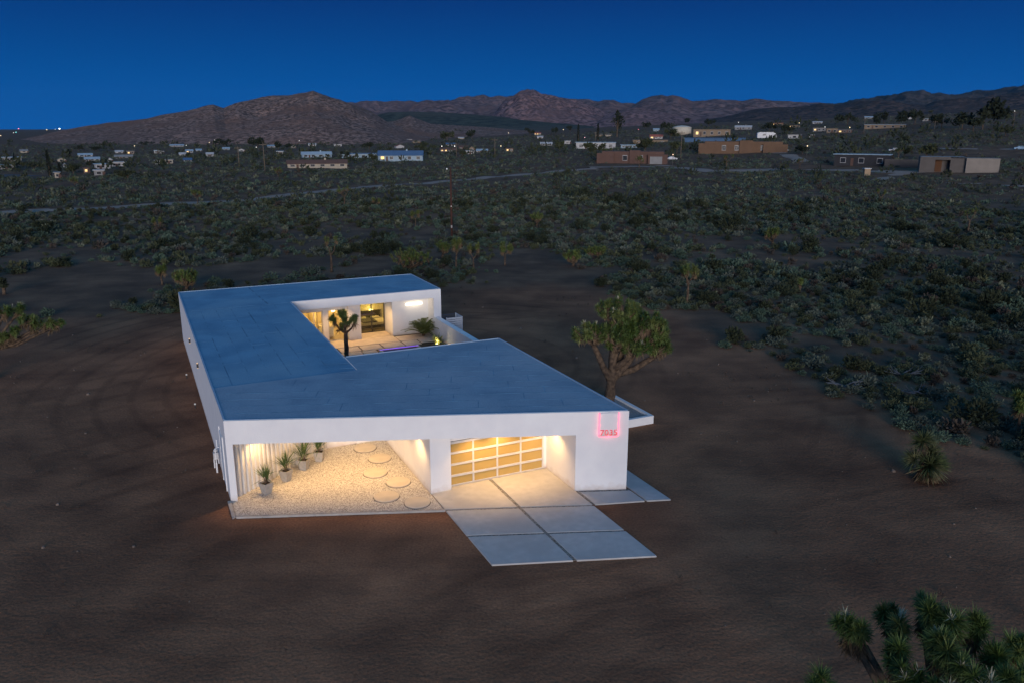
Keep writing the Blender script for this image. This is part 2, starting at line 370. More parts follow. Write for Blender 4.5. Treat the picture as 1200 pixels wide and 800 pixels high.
class MB:
    """collects faces for one mesh"""
    def __init__(s): s.v = []; s.f = []; s.m = []
    def face(s, pts, mi=0):
        i = len(s.v); s.v += [tuple(p) for p in pts]; s.f.append(tuple(range(i, i + len(pts)))); s.m.append(mi)
    def prism(s, poly, z0, z1, top=0, side=0, bot=0):
        a = sum(poly[i][0] * poly[(i + 1) % len(poly)][1] - poly[(i + 1) % len(poly)][0] * poly[i][1] for i in range(len(poly)))
        if a < 0: poly = poly[::-1]
        n = len(poly)
        Z = lambda z, p: z(p) if callable(z) else z
        i = len(s.v)
        s.v += [(p[0], p[1], Z(z0, p)) for p in poly] + [(p[0], p[1], Z(z1, p)) for p in poly]
        s.f.append(tuple(i + n + k for k in range(n))); s.m.append(top)
        s.f.append(tuple(i + n - 1 - k for k in range(n))); s.m.append(bot)
        for k in range(n):
            j = (k + 1) % n
            s.f.append((i + k, i + j, i + n + j, i + n + k)); s.m.append(side)
        return s
    def box(s, x0, x1, y0, y1, z0, z1, mi=0):
        return s.prism([(x0, y0), (x1, y0), (x1, y1), (x0, y1)], z0, z1, mi, mi, mi)
    def obox(s, c, size, rz=0, mi=0):
        cx, cy, z0 = c; sx, sy, sz = size
        ca, sa = math.cos(rz), math.sin(rz)
        P = [(cx + x * ca - y * sa, cy + x * sa + y * ca) for x, y in ((-sx/2, -sy/2), (sx/2, -sy/2), (sx/2, sy/2), (-sx/2, sy/2))]
        return s.prism(P, z0, z0 + sz, mi, mi, mi)
    def tube(s, pts, rad, n=7, cap=True, jitter=0.0, mi=0):
        pts = [Vector(p) for p in pts]; base = len(s.v); ref = Vector((0.31, 0.17, 0.94))
        for k, p in enumerate(pts):
            d = (pts[min(k + 1, len(pts) - 1)] - pts[max(k - 1, 0)]).normalized()
            a = d.cross(ref)
            if a.length < 1e-3: a = d.cross(Vector((1, 0, 0)))
            a.normalize(); b = d.cross(a)
            r = rad[k] if isinstance(rad, (list, tuple)) else rad
            for q in range(n):
                t = 2 * math.pi * q / n; rr = r * (1 + jitter * (random.random() - .5))
                s.v.append(tuple(p + a * math.cos(t) * rr + b * math.sin(t) * rr))
        for k in range(len(pts) - 1):
            for q in range(n):
                q2 = (q + 1) % n
                s.f.append((base + k*n + q, base + k*n + q2, base + (k+1)*n + q2, base + (k+1)*n + q)); s.m.append(mi)
        if cap:
            s.f.append(tuple(base + q for q in range(n))[::-1]); s.m.append(mi)
            e = base + (len(pts) - 1) * n
            s.f.append(tuple(e + q for q in range(n))); s.m.append(mi)
        return s
    def lathe(s, prof, n=20, c=(0, 0), mi=0):
        base = len(s.v)
        for r, z in prof:
            for q in range(n):
                t = 2 * math.pi * q / n; s.v.append((c[0] + r * math.cos(t), c[1] + r * math.sin(t), z))
        for k in range(len(prof) - 1):
            for q in range(n):
                q2 = (q + 1) % n
                s.f.append((base + k*n + q, base + k*n + q2, base + (k+1)*n + q2, base + (k+1)*n + q)); s.m.append(mi)
        s.f.append(tuple(base + q for q in range(n))[::-1]); s.m.append(mi)
        e = base + (len(prof) - 1) * n
        s.f.append(tuple(e + q for q in range(n))); s.m.append(mi)
        return s
    def leaf(s, p, d, L, wd, droop=0.0, mi=0, segs=1):
        d = d.normalized(); sd = d.cross(Vector((random.uniform(-.3, .3), random.uniform(-.3, .3), 1)))
        if sd.length < 1e-3: sd = Vector((1, 0, 0))
        sd.normalize(); tip = p + d * L + Vector((0, 0, -droop * L)); mid = p + d * L * .45 + Vector((0, 0, -droop * L * .15))
        i = len(s.v)
        s.v += [tuple(p - sd * wd * .25), tuple(p + sd * wd * .25), tuple(mid + sd * wd * .5), tuple(tip), tuple(mid - sd * wd * .5)]
        s.f.append((i, i+1, i+2, i+3, i+4)); s.m.append(mi)
    def build(s, name, mats, parent=None, smooth_=False, loc=None):
        me = bpy.data.meshes.new(name); me.from_pydata(s.v, [], s.f)
        mats = mats if isinstance(mats, (list, tuple)) else [mats]
        for m in mats: me.materials.append(m)
        if len(mats) > 1: me.polygons.foreach_set("material_index", s.m)
        if smooth_: me.polygons.foreach_set("use_smooth", [True] * len(me.polygons))
        me.update()
        o = bpy.data.objects.new(name, me); col.objects.link(o)
        if parent: o.parent = parent
        if loc: o.location = loc
        return o

def bevel(o, w=0.02, seg=2):
    b = o.modifiers.new("bevel", 'BEVEL'); b.width = w; b.segments = seg; b.limit_method = 'ANGLE'
    return o

def copy_tree(o, parent=None):
    c = o.copy(); col.objects.link(c)
    if parent: c.parent = parent
    for ch in list(o.children): copy_tree(ch, c)
    return c

def np_mesh(name, V, Fq, mats, mi=None, smooth_=False):
    me = bpy.data.meshes.new(name)
    nv, nf, k = len(V), len(Fq), Fq.shape[1]
    me.vertices.add(nv); me.vertices.foreach_set("co", V.astype(np.float32).ravel())
    me.loops.add(nf * k); me.loops.foreach_set("vertex_index", Fq.astype(np.int32).ravel())
    me.polygons.add(nf); me.polygons.foreach_set("loop_start", np.arange(0, nf * k, k, dtype=np.int32))
    for m in mats: me.materials.append(m)
    if mi is not None: me.polygons.foreach_set("material_index", mi.astype(np.int32))
    if smooth_: me.polygons.foreach_set("use_smooth", np.ones(nf, bool))
    me.update(calc_edges=True)
    return me

def link_mesh(name, me, parent=None):
    o = bpy.data.objects.new(name, me); col.objects.link(o)
    if parent: o.parent = parent
    return o

def spot(name, loc, power, parent, size=2.2, blend=0.7, color=(1.0, 0.59, 0.24), rad=0.08, target=(0, 0, -1), kind='SPOT'):
    d = bpy.data.lights.new(name, kind); d.energy = power; d.color = color; d.shadow_soft_size = rad
    if kind == 'SPOT': d.spot_size = size; d.spot_blend = blend
    o = bpy.data.objects.new(name, d); o.location = loc
    o.rotation_euler = Vector(target).to_track_quat('-Z', 'Y').to_euler()
    o.parent = parent; col.objects.link(o)
    return o

LOT = np.array([(-70, -30), (70, -30), (45, 15), (31, 28), (24.6, 35), (20.8, 39.2), (19.2, 44.5), (17.6, 51.5), (16.2, 58.2), (14.2, 66.6), (11, 73.7), (7.4, 77.3), (2, 79), (-4, 79.5), (-8, 77.6), (-14, 73), (-20, 69), (-27.5, 66.5), (-33, 67.2), (-38, 64), (-46, 61), (-70, 60)])
def in_poly(x, y, P):
    r = np.zeros(len(x), bool); j = len(P) - 1
    for i in range(len(P)):
        c = ((P[i, 1] > y) != (P[j, 1] > y)) & (x < (P[j, 0] - P[i, 0]) * (y - P[i, 1]) / (P[j, 1] - P[i, 1] + 1e-9) + P[i, 0])
        r ^= c; j = i
    return r
# ------------------------------------------------------------------ the ground, one sheet to the horizon
def make_ground():
    rr = np.concatenate([[0.5], np.geomspace(4, 420, 130), np.geomspace(430, 9000, 56)])
    az = np.concatenate([np.linspace(-180, -50, 30, endpoint=False), np.linspace(-50, 50, 280), np.linspace(50, 180, 31)[1:-1]])
    A = np.radians(az); n = len(az)
    X = rr[:, None] * np.sin(A)[None]; Y = rr[:, None] * np.cos(A)[None]
    Z = tz(X, Y)
    V = np.stack([X, Y, Z], -1).reshape(-1, 3)
    k, j = np.meshgrid(np.arange(len(rr) - 1), np.arange(n), indexing='ij'); j2 = (j + 1) % n
    Fq = np.stack([k * n + j, (k + 1) * n + j, (k + 1) * n + j2, k * n + j2], -1).reshape(-1, 4)[:, ::-1]
    V = np.vstack([V, [[0, 0, 0]]])
    c = np.zeros(len(V)); jx = (vnoise(V[:, 0] / 3.0 + 9, V[:, 1] / 3.0) - .5) * 3
    for ox, oy in ((0, 0), (1.5, 0), (-1.5, 0), (0, 1.5), (0, -1.5)): c += in_poly(V[:, 0] + ox + jx, V[:, 1] + oy + jx, LOT)
    o = link_mesh("ground", np_mesh("ground", V, Fq, [DIRT], smooth_=True)); tag(o, kind="structure")
    o.data.attributes.new("cleared", 'FLOAT', 'POINT').data.foreach_set("value", (c / 5).astype(np.float32))
make_ground()

# dirt roads as strips lying on the terrain
ROADS = [
    ("dirt_road", [(-40, 252), (20, 248), (120, 244), (240, 238), (330, 229), (385, 224), (450, 218), (500, 215.5), (560, 210), (600, 206), (650, 201), (700, 198)], 5.5),
    ("dirt_road", [(690, 196), (735, 195.5), (780, 195), (830, 201), (880, 200), (930, 198), (1000, 200), (1060, 202), (1120, 200)], 7.0),
    ("dirt_road", [(1110, 215), (1150, 216), (1210, 219), (1280, 223)], 3.5),
    ("dirt_track", [(1030, 211), (1050, 205), (1075, 201)], 4.0),
    ("dirt_road", [(1080, 176), (1120, 174), (1170, 175), (1240, 177)], 5.0),
    ("dirt_road", [(905, 178), (925, 182), (940, 190)], 6.0),
    ("paved_road", [(-40, 206), (0, 206.5), (45, 207.5), (64, 208)], 9.0),
]
ROAD_PTS = []
ASPHALT = mat("worn_asphalt", (0.075, 0.08, 0.09), (0.055, 0.058, 0.065), 0.3, 0.85)
for name, pts, wd in ROADS:
    P = [R(*p)[0] for p in pts]
    Q = []
    for a, b in zip(P[:-1], P[1:]):
        m = max(2, int((b - a).length / 4))
        for i in range(m): Q.append(a.lerp(b, i / m))
    Q.append(P[-1])
    mb = MB(); row = []
    for i, q in enumerate(Q):
        d = (Q[min(i + 1, len(Q) - 1)] - Q[max(i - 1, 0)]); d.z = 0; d.normalize(); s = Vector((d.y, -d.x, 0))
        w2 = wd / 2 * (1 + 0.35 * (vnoise(np.array(q.x / 7), np.array(q.y / 7)) - .5))
        r = []
        for t in (-1, -.5, 0, .5, 1):
            p = q + s * w2 * t; p.z = float(tz(p.x, p.y)) + 0.06 - 0.05 * abs(t); r.append(p)
        row.append(r); ROAD_PTS.append((q.x, q.y, wd / 2))
    for a, b in zip(row[:-1], row[1:]):
        for i in range(4): mb.face([a[i], a[i+1], b[i+1], b[i]][::-1])
    tag(mb.build(name, ASPHALT if name == "paved_road" else ROADM, smooth_=True), kind="structure")

# ------------------------------------------------------------------ hills and mountains
def rock_mat(name, a, b_, c, s1, s2):
    m = mat(name, a, b_, s1, 0.95, 1.0, s1 * 1.5, detail=9, c3=c, scale3=s2, lo=.44, hi=.56)
    m.node_tree.nodes["Principled BSDF"].inputs["Specular IOR Level"].default_value = 0.05
    for nd in m.node_tree.nodes:
        if nd.type == 'BUMP': nd.inputs["Distance"].default_value = 3
    return m
def hills(name, prof, d0, front, back, m, rough, nx=420, ny=46, seed=0, fs=1.0):
    px = np.array([p[0] for p in prof], float); py = np.array([p[1] for p in prof], float)
    xs = np.linspace(px[0], px[-1], nx)
    ys = np.interp(xs, px, py)
    dist = np.concatenate([np.linspace(d0 - front, d0, ny), np.linspace(d0, d0 + back, ny // 3)[1:]])
    a = (xs - 600) / F; v = (ys - 400) / F
    fh = np.cos(PITCH) - v * np.sin(PITCH); dn = np.sin(PITCH) + v * np.cos(PITCH)
    tanaz = a / np.cos(PITCH) * np.cos(PITCH) / (np.cos(PITCH) + math.tan(PITCH) * np.sin(PITCH)) * 1.0
    tanaz = a / fh                       # lateral per forward metre
    Hh = H - d0 * dn / fh                # ridge height at distance d0
    edge = smooth(0, 0.015, (xs - xs[0]) / (xs[-1] - xs[0])) * smooth(0, 0.015, (xs[-1] - xs) / (xs[-1] - xs[0]))
    V = np.zeros((len(dist), nx, 3))
    for i, d in enumerate(dist):
        X = tanaz * d; Y = np.full(nx, d)
        s = 1 - (d0 - d) / front if d <= d0 else 1 - (d - d0) / back
        shp = s ** 0.85 if d <= d0 else s
        base = tz(X, Y) - 3
        n1 = fbm(X / (190 * fs) + seed, Y / (190 * fs) + seed * 1.7, 6) - .5
        rid = 1 - np.abs(2 * fbm(X / (75 * fs) + seed * 3, Y / (330 * fs) + 9, 5) - 1)
        fine = fbm(X / (28 * fs) + 5, Y / (28 * fs) + seed, 3) - .5
        hgt = np.maximum(Hh - base, 0)
        n0 = 4 * s * (1 - s) if d <= d0 else 4 * s * (1 - s)
        z = base + hgt * shp * (1 + rough * n0 * (0.9 * n1 + 0.85 * (rid - .75))) + rough * hgt * (0.2 if d <= d0 else .05) * fine * min(1, s * 3)
        V[i, :, 0] = X; V[i, :, 1] = Y; V[i, :, 2] = z * edge + (base - 6) * (1 - edge)
    n = nx; k, j = np.meshgrid(np.arange(len(dist) - 1), np.arange(nx - 1), indexing='ij')
    Fq = np.stack([k * n + j, k * n + j + 1, (k + 1) * n + j + 1, (k + 1) * n + j], -1).reshape(-1, 4)
    o = link_mesh(name, np_mesh(name, V.reshape(-1, 3), Fq, [m], smooth_=True)); tag(o, kind="structure")
ROCK_A = rock_mat("boulder_hill_rock", (0.34, 0.215, 0.17), (0.11, 0.074, 0.062), (0.21, 0.12, 0.09), 0.22, 0.013)
ROCK_B = rock_mat("mountain_rock", (0.30, 0.18, 0.17), (0.10, 0.068, 0.07), (0.19, 0.115, 0.105), 0.10, 0.007)
ROCK_C = rock_mat("far_range_rock", (0.26, 0.165, 0.15), (0.10, 0.07, 0.068), (0.16, 0.10, 0.095), 0.04, 0.004)
ROCK_D = rock_mat("brush_hill", (0.13, 0.085, 0.07), (0.036, 0.034, 0.033), (0.075, 0.052, 0.045), 0.07, 0.006)
VALLEY = rock_mat("dark_brush_slope", (0.085, 0.09, 0.07), (0.045, 0.052, 0.045), (0.10, 0.09, 0.075), 0.05, 0.005)
ROCK_E = rock_mat("blue_range_rock", (0.08, 0.068, 0.066), (0.04, 0.039, 0.038), (0.07, 0.058, 0.055), 0.03, 0.003)

hills("boulder_hill", [(10,166),(30,163),(48,159),(60,156),(75,152.5),(104,147.5),(150,142),(175,138),(200,134),(230,127.5),(243,124),(250,122.5),(262,126),(275,120),(300,116),(320,112),(340,111),(360,110),(367,107.5),(380,111),(400,117),(410,121),(425,127),(440,134),(455,143),(470,149),(485,154),(510,160)], 1150, 380, 500, ROCK_A, 0.5, 560, 60, 1)
hills("boulder_knoll", [(395,156),(420,150),(440,146.5),(460,142),(470,139),(480,135),(490,139.5),(505,145),(540,147.5),(570,149.5),(600,152),(640,155),(680,158)], 1300, 330, 300, ROCK_A, 0.5, 260, 34, 5)
hills("dark_valley_slope", [(380,150),(430,137),(455,132),(480,131),(520,132),(560,135),(600,138),(640,142),(700,148)], 1900, 420, 300, VALLEY, 0.12, 200, 24, 9)
hills("granite_mountain", [(520,152),(545,142),(560,137),(578,134),(585,126),(592,117),(600,112),(610,107.5),(618,106),(628,106.5),(634,110.5),(648,112),(660,115),(672,118.5),(685,121.5),(700,127),(715,134),(735,142),(775,151)], 2250, 500, 600, ROCK_B, 0.75, 300, 46, 3)
hills("low_granite_hill", [(670,152),(695,143),(715,133),(730,128.5),(745,126.5),(760,128),(775,131),(795,136),(815,141),(850,148)], 2000, 300, 300, ROCK_B, 0.45, 200, 30, 13)
hills("middle_range", [(380,140),(410,131),(440,133),(470,130),(485,121),(500,117.5),(512,118.5),(525,117.8),(535,121),(550,122.5),(570,121),(590,124),(640,118),(680,124),(700,120),(708,117),(718,117.5),(728,121),(740,125),(752,117),(763,113.5),(775,111),(782,113),(788,111.5),(800,115.5),(812,119),(825,118.5),(840,116.5),(855,117.5),(870,118.5),(885,116),(900,117.5),(920,119),(940,121),(955,126),(985,134),(1020,142)], 3300, 900, 700, ROCK_C, 0.5, 520, 46, 21, 1.4)
hills("far_range", [(350,126),(395,123),(410,120.5),(425,119),(438,117.5),(450,119),(470,118),(490,119.5),(515,119),(530,118),(538,114),(547,112),(552,113.2),(560,112.5),(567,111),(575,113.6),(585,112),(592,113),(610,114),(650,114.5),(672,117),(690,116.5),(700,119),(730,121),(800,122),(900,121),(940,120),(962,120.5),(985,123),(1010,126)], 4800, 900, 900, ROCK_C, 0.45, 520, 30, 33, 1.6)
hills("blue_range", [(900,128),(940,123.5),(965,122),(985,122),(1000,118),(1020,115),(1040,113),(1055,111),(1065,109.5),(1080,109),(1092,110),(1105,110.5),(1120,112),(1130,110),(1140,107.5),(1160,106),(1170,105),(1185,102.5),(1200,100),(1240,95),(1300,92),(1360,96)], 4300, 900, 900, ROCK_E, 0.8, 300, 34, 41, 1.6)
hills("brush_hill", [(800,146),(850,137),(880,130),(900,127.5),(930,126),(950,124.5),(965,121.5),(978,124),(1000,121.5),(1020,119.5),(1045,120),(1065,123),(1085,124.5),(1095,120),(1110,117),(1130,116),(1160,113),(1200,108),(1260,103),(1320,102),(1380,108)], 2500, 700, 700, ROCK_D, 0.9, 420, 46, 47, 1.2)

# ------------------------------------------------------------------ dusk air: one closed box of even thin haze round camera and scene
hz = MB(); hz.box(-9600, 9600, -9600, 9600, -8, 420)
hzm = bpy.data.materials.new("dusk_haze"); hzm.use_nodes = True
hn = hzm.node_tree; hn.nodes.clear()
ho = hn.nodes.new("ShaderNodeOutputMaterial"); hv_ = hn.nodes.new("ShaderNodeVolumePrincipled")
hv_.inputs["Color"].default_value = (0.26, 0.64, 1.0, 1); hv_.inputs["Density"].default_value = 1.6e-5; hv_.inputs["Anisotropy"].default_value = 0.2
hn.links.new(hv_.outputs[0], ho.inputs["Volume"])
tag(hz.build("haze", hzm), "thin blue dusk haze over the whole desert", "haze", kind="stuff")
# ------------------------------------------------------------------ the white house
house = empty("modern_house", HO, HANG, "white modern house with flat blue-grey roof, angled front and lit courtyard", "house")
FS = -0.3875                                # the street front runs at an angle: w = FS * u
fl = lambda u: FS * u
RZ = 3.70
RM = [STUCCO, ROOF, ROOF2]
# roof bodies: blue coating on top, white stucco edges and soffits
front = [(0, 0), (16, fl(16)), (16, 7.4), (6.95, 7.4), (6.95, 4.8), (0, 4.8)]
mb = MB(); mb.prism(front, 2.65, RZ, 2, 0, 0)
mb.prism([(0, 4.8), (6.95, 4.8), (6.95, 22.9), (0, 22.9)], 2.65, RZ - 0.05, 1, 0, 0)
mb.prism([(0, 22.9), (18.15, 22.9), (18.15, 30), (0, 30)], 3.0, RZ - 0.05, 1, 0, 0)
roof = mb.build("roof", RM, house)
# thin metal drip edge round the top
ed = MB()
def edge_strip(a, b, z):
    a = Vector((*a, 0)); b = Vector((*b, 0)); d = (b - a); L = d.length; c = (a + b) / 2
    ed.obox((c.x, c.y, z), (L, 0.07, 0.035), math.atan2(d.y, d.x))
edge_strip((0.04, 0.04), (15.96, fl(16) + .05), RZ + .002); edge_strip((15.96, fl(16) + .1), (15.96, 7.36), RZ + .003)
edge_strip((0.04, 0.1), (0.04, 4.8), RZ + .003); edge_strip((0.04, 4.9), (0.04, 29.95), RZ - .048)
edge_strip((6.92, 7.45), (6.92, 22.9), RZ - .047); edge_strip((6.95, 22.94), (18.1, 22.94), RZ - .047); edge_strip((18.11, 23), (18.11, 29.9), RZ - .046)
edge_strip((0.1, 29.96), (18.1, 29.96), RZ - .045); edge_strip((7.0, 7.36), (15.9, 7.36), RZ + .004)
ed.build("drip_edge", mat("roof_edge_metal", (0.34, 0.44, 0.55), (0.30, 0.40, 0.50), 2, 0.6), roof)
# lap seams of the roofing sheets (real raised laps)
sm = MB()
def seam(a, b, z, w=0.045, h=0.005):
    a = Vector((*a, 0)); b = Vector((*b, 0)); d = b - a; c = (a + b) / 2
    sm.obox((c.x, c.y, z), (d.length, w, h), math.atan2(d.y, d.x))
for i, u in enumerate((0.95, 1.9, 2.85, 3.8, 4.75, 5.7)):
    w0 = 5.0 + (i * 37 % 5) * .6
    seam((u, w0), (u, 16 + (i * 23 % 7) * .8), RZ - .052, .04 if i % 2 else .055)
    seam((u + .02, 17.5 + (i % 3)), (u + .02, 22.4), RZ - .052, .03)
for j in range(9):
    for i in range(7):
        if (i * 5 + j * 3) % 4 == 0: seam((.95 * i + .05, 6.5 + j * 1.9 + (i % 3) * .5), (.95 * i + .9, 6.5 + j * 1.9 + (i % 3) * .5), RZ - .051, .03)
seam((0.1, 4.83), (6.9, 4.83), RZ - .051, .09, .012)
seam((0.1, 22.9), (6.9, 22.9), RZ - .0525, .06, .006)
seam((5.4, 22.95), (5.0, 29.8), RZ - .0528, .12, .006)
for k in range(1, 12):                       # front roof: sheets laid parallel to the street front
    o_ = k * 0.98
    for (ua, ub) in ((0.2, 5.3), (5.6, 10.6), (10.9, 15.8)):
        a = fl(ua) + o_ ; b = fl(ub) + o_
        lim = 4.7 if ub < 6.9 else 7.2
        if a < lim and b < lim: seam((ua + (k % 3) * .3, fl(ua + (k % 3) * .3) + o_), (ub, b), RZ + .0005 + .0004 * (k % 2), .032)
    for ue in (3.0 + (k * 1.7 % 2), 8.0 + (k * 2.3 % 3), 12.5 + (k * 1.3 % 2.5)):
        w_ = fl(ue) + o_
        if w_ < (3.7 if ue < 6.9 else 6.3): seam((ue, w_ + .05), (ue + .36, w_ + .93), RZ - .0008, .03)
for k in range(1, 7): seam((5.8, 22.9 + k), (18, 22.9 + k), RZ - .0515, .035)
sm.build("roof_seam", SEAM, roof)

# walls (one stucco body, each piece butting the next)
wl = MB()
wl.prism([(0, 0), (.27, fl(.27)), (.27, 22.9), (0, 22.9)], 0, 2.65)
wl.prism([(0, 22.9), (.27, 22.9), (.27, 30), (0, 30)], 0, 3.0)
wl.prism([(5.0, 4.15), (8.0, 4.15), (8.0, 4.4), (5.0, 4.4)], 0, 2.65)
wl.prism([(8.0, -3.0), (8.95, -3.0), (8.95, -2.62), (8.25, -2.62), (8.25, 4.4), (8.0, 4.4)], 0, 2.65)
wl.box(8.95, 13.86, -2.60, -2.45, 2.17, 2.65)
wl.box(13.72, 13.86, -2.62, -2.45, 0, 2.17)
wl.prism([(13.86, fl(13.86)), (16, fl(16)), (16, 7.4), (15.7, 7.4), (15.7, -2.45), (13.86, -2.45)], 0, 2.65)
wl.box(8.25, 15.7, 7.1, 7.4, 0, 2.65)
wl.box(6.68, 6.95, 7.4, 22.9, 0, 2.65)
wl.box(.27, 17.55, 29.72, 30, 0, 3.0)
wl.box(17.55, 18.15, 22.9, 30, 0, 3.0)
wl.prism([(11.27, 24.18), (12.2, 24.18), (12.2, 25.85), (12.55, 25.85), (12.55, 26.0), (11.27, 26.0)], 0, 3.0)       # block left of the bedroom
wl.prism([(14.55, 26.0), (14.55, 25.85), (14.66, 24.2), (17.55, 24.2), (17.55, 24.5), (14.9, 24.5), (14.9, 26.0)], 0, 3.0)
wl.box(6.95, 11.27, 24.45, 24.70, 2.45, 3.0)            # above the glazing
wl.box(12.55, 14.55, 25.86, 26.0, 2.55, 3.0)
wl.box(9.42, 9.80, 24.42, 24.70, 0, 2.45)               # white post between the two glazed bays
wl.build("wall", STUCCO, house)

# corrugated steel lining on the diagonal side of the carport
cm = MB()
a = Vector((.30, .30, 0)); b = Vector((5.0, 4.12, 0)); d = (b - a).normalized(); nn = Vector((d.y, -d.x, 0)); L = (b - a).length
nr = 23; pts = []
for i in range(nr):
    t = i * L / nr; w_ = L / nr
    for f_, o_ in ((0, 0), (.42, 0), (.5, .075), (.9, .075), (1.0, 0)):
        pts.append(a + d * (t + f_ * w_) + nn * o_)
for p, q in zip(pts[:-1], pts[1:]):
    if (q - p).length > 1e-6: cm.face([(p.x, p.y, .02), (q.x, q.y, .02), (q.x, q.y, 2.64), (p.x, p.y, 2.64)])
bk = [a - nn * .03, b - nn * .03]
cm.face([(bk[1].x, bk[1].y, .02), (bk[0].x, bk[0].y, .02), (bk[0].x, bk[0].y, 2.64), (bk[1].x, bk[1].y, 2.64)])
cm.build("corrugated_panel", CORR, house)
# front door and its sill on the back wall of the carport
dm = MB(); dm.box(6.55, 7.55, 4.09, 4.147, .03, 2.2); door = dm.build("door", WHITEP, house); tag(door, "white front door at the back of the carport")
dm = MB(); dm.box(6.45, 7.65, 3.98, 4.145, .0, .03); dm.build("sill", DFRAME, door)
dm = MB(); dm.tube([(6.68, 4.05, .95), (6.68, 4.05, 1.35)], .018); dm.build("handle", DFRAME, door)

# garage door: aluminium grid of frosted panes
gd = empty("garage_door", (0, 0, 0)); gd.parent = house
gu0, gu1, gz1 = 8.97, 13.70, 2.16
fr = MB(); cw = (gu1 - gu0) / 4; rh = gz1 / 4
for i in range(5):
    w_ = .07 if i in (0, 4) else .085
    x = gu0 + i * cw; x0 = min(max(x - w_ / 2, gu0), gu1 - w_)
    fr.box(x0, x0 + w_, -2.655, -2.605, 0.02, gz1)
for j in range(5):
    w_ = .10; z = j * rh; z0 = min(max(z - w_ / 2, .015), gz1 - w_)
    fr.box(gu0 + .003, gu1 - .003, -2.668, -2.608, z0, z0 + w_)
fr.build("frame", ALU, gd)
for j in range(4):
    for i in range(4):
        pn = MB(); pn.box(gu0 + i * cw + .04, gu0 + (i + 1) * cw - .04, -2.632, -2.618, j * rh + .05, (j + 1) * rh - .05)
        pn.build("pane", FROST, gd)

# recessed downlights in the soffits
def downlight(u, w, z, power, size=2.3):
    e = empty("downlight", (u, w, z)); e.parent = house
    m_ = MB(); m_.lathe([(.095, -.012), (.095, -.002)], 18); m_.build("trim_ring", WHITEP, e)
    m_ = MB(); m_.lathe([(.065, -.02), (.065, -.0125)], 16); m_.build("lens", WARM_E, e)
    spot("downlight_lamp", (0, 0, -.06), power, e, size, .8, rad=.06)
CP, GPW = 240, 240
for u, w in ((1.5, .45), (3.6, 1.15), (6.6, .4), (7.3, -1.7), (4.6, -.7), (6.3, 2.8)):
    downlight(u, w, 2.65, CP)
for u, w in ((10.05, -3.42), (11.4, -3.3), (13.2, -3.6)):
    downlight(u, w, 2.65, GPW)
for u, w in ((8.4, 23.6), (10.6, 23.6), (13.4, 24.6), (13.4, 23.5)):
    downlight(u, w, 3.0, 190)

# the house number: pink halo round a wall panel, red numerals
def fascia_u(px, z):
    lo, hi = 10.0, 16.0
    for _ in range(40):
        m_ = (lo + hi) / 2
        if proj(hw(m_, fl(m_), z))[0] < px: lo = m_
        else: hi = m_
    return lo
def ztop(py, u):
    lo, hi = 1.5, 4.0
    for _ in range(40):
        m_ = (lo + hi) / 2
        if proj(hw(u, fl(u), m_))[1] > py: lo = m_
        else: hi = m_
    return lo
su0, su1 = fascia_u(702, 3.2), fascia_u(724.6, 3.2)
szb = ztop(510.5, (su0 + su1) / 2); szt = 3.66
SA = math.atan2(FS, 1)
sg = empty("house_number_sign", (su0, fl(su0), szb), SA); sg.parent = house
SL = math.hypot(su1 - su0, fl(su1) - fl(su0)); SH = szt - szb
m_ = MB(); m_.box(0.03, SL - .03, -.075, -.035, .03, SH); m_.build("panel", STUCCO, sg)
m_ = MB()
m_.tube([(0, -.05, SH), (0, -.05, .05), (.02, -.05, .015), (.05, -.05, 0), (SL - .05, -.05, 0), (SL - .02, -.05, .015), (SL, -.05, .05), (SL, -.05, SH)], .022, 8)
m_.build("neon_tube", PINK_E, sg)
cu = bpy.data.curves.new("numerals", 'FONT'); cu.body = "7035"; cu.size = .5; cu.extrude = .012; cu.align_x = 'CENTER'; cu.offset = -0.008
tmp = bpy.data.objects.new("numerals_text", cu); col.objects.link(tmp)
me = bpy.data.meshes.new_from_object(tmp.evaluated_get(bpy.context.evaluated_depsgraph_get())); bpy.data.objects.remove(tmp)
me.materials.clear(); me.materials.append(RED_E)
num = bpy.data.objects.new("numerals", me); col.objects.link(num); num.parent = sg
xs_ = [v.co.x for v in me.vertices]; kx = (SL * .86) / (max(xs_) - min(xs_))
num.scale = (kx, kx * .92, 1); num.location = (SL / 2, -.10, .085); num.rotation_euler = (math.pi / 2, 0, 0)
for q in (.0, .5, 1.0):
    l = bpy.data.lights.new("neon_glow", 'POINT'); l.energy = .6; l.color = (1, .12, .2); l.shadow_soft_size = .05
    lo_ = bpy.data.objects.new("neon_glow", l); lo_.parent = sg; lo_.location = (SL * q, -.14, .05 + (.12 if q != .5 else -.04)); col.objects.link(lo_)
for q in (0.0, 1.0):
    for hh in (.5, .85):
        l = bpy.data.lights.new("neon_glow", 'POINT'); l.energy = .28; l.color = (1, .12, .2); l.shadow_soft_size = .05
        lo_ = bpy.data.objects.new("neon_glow", l); lo_.parent = sg; lo_.location = (SL * q, -.14, SH * hh); col.objects.link(lo_)

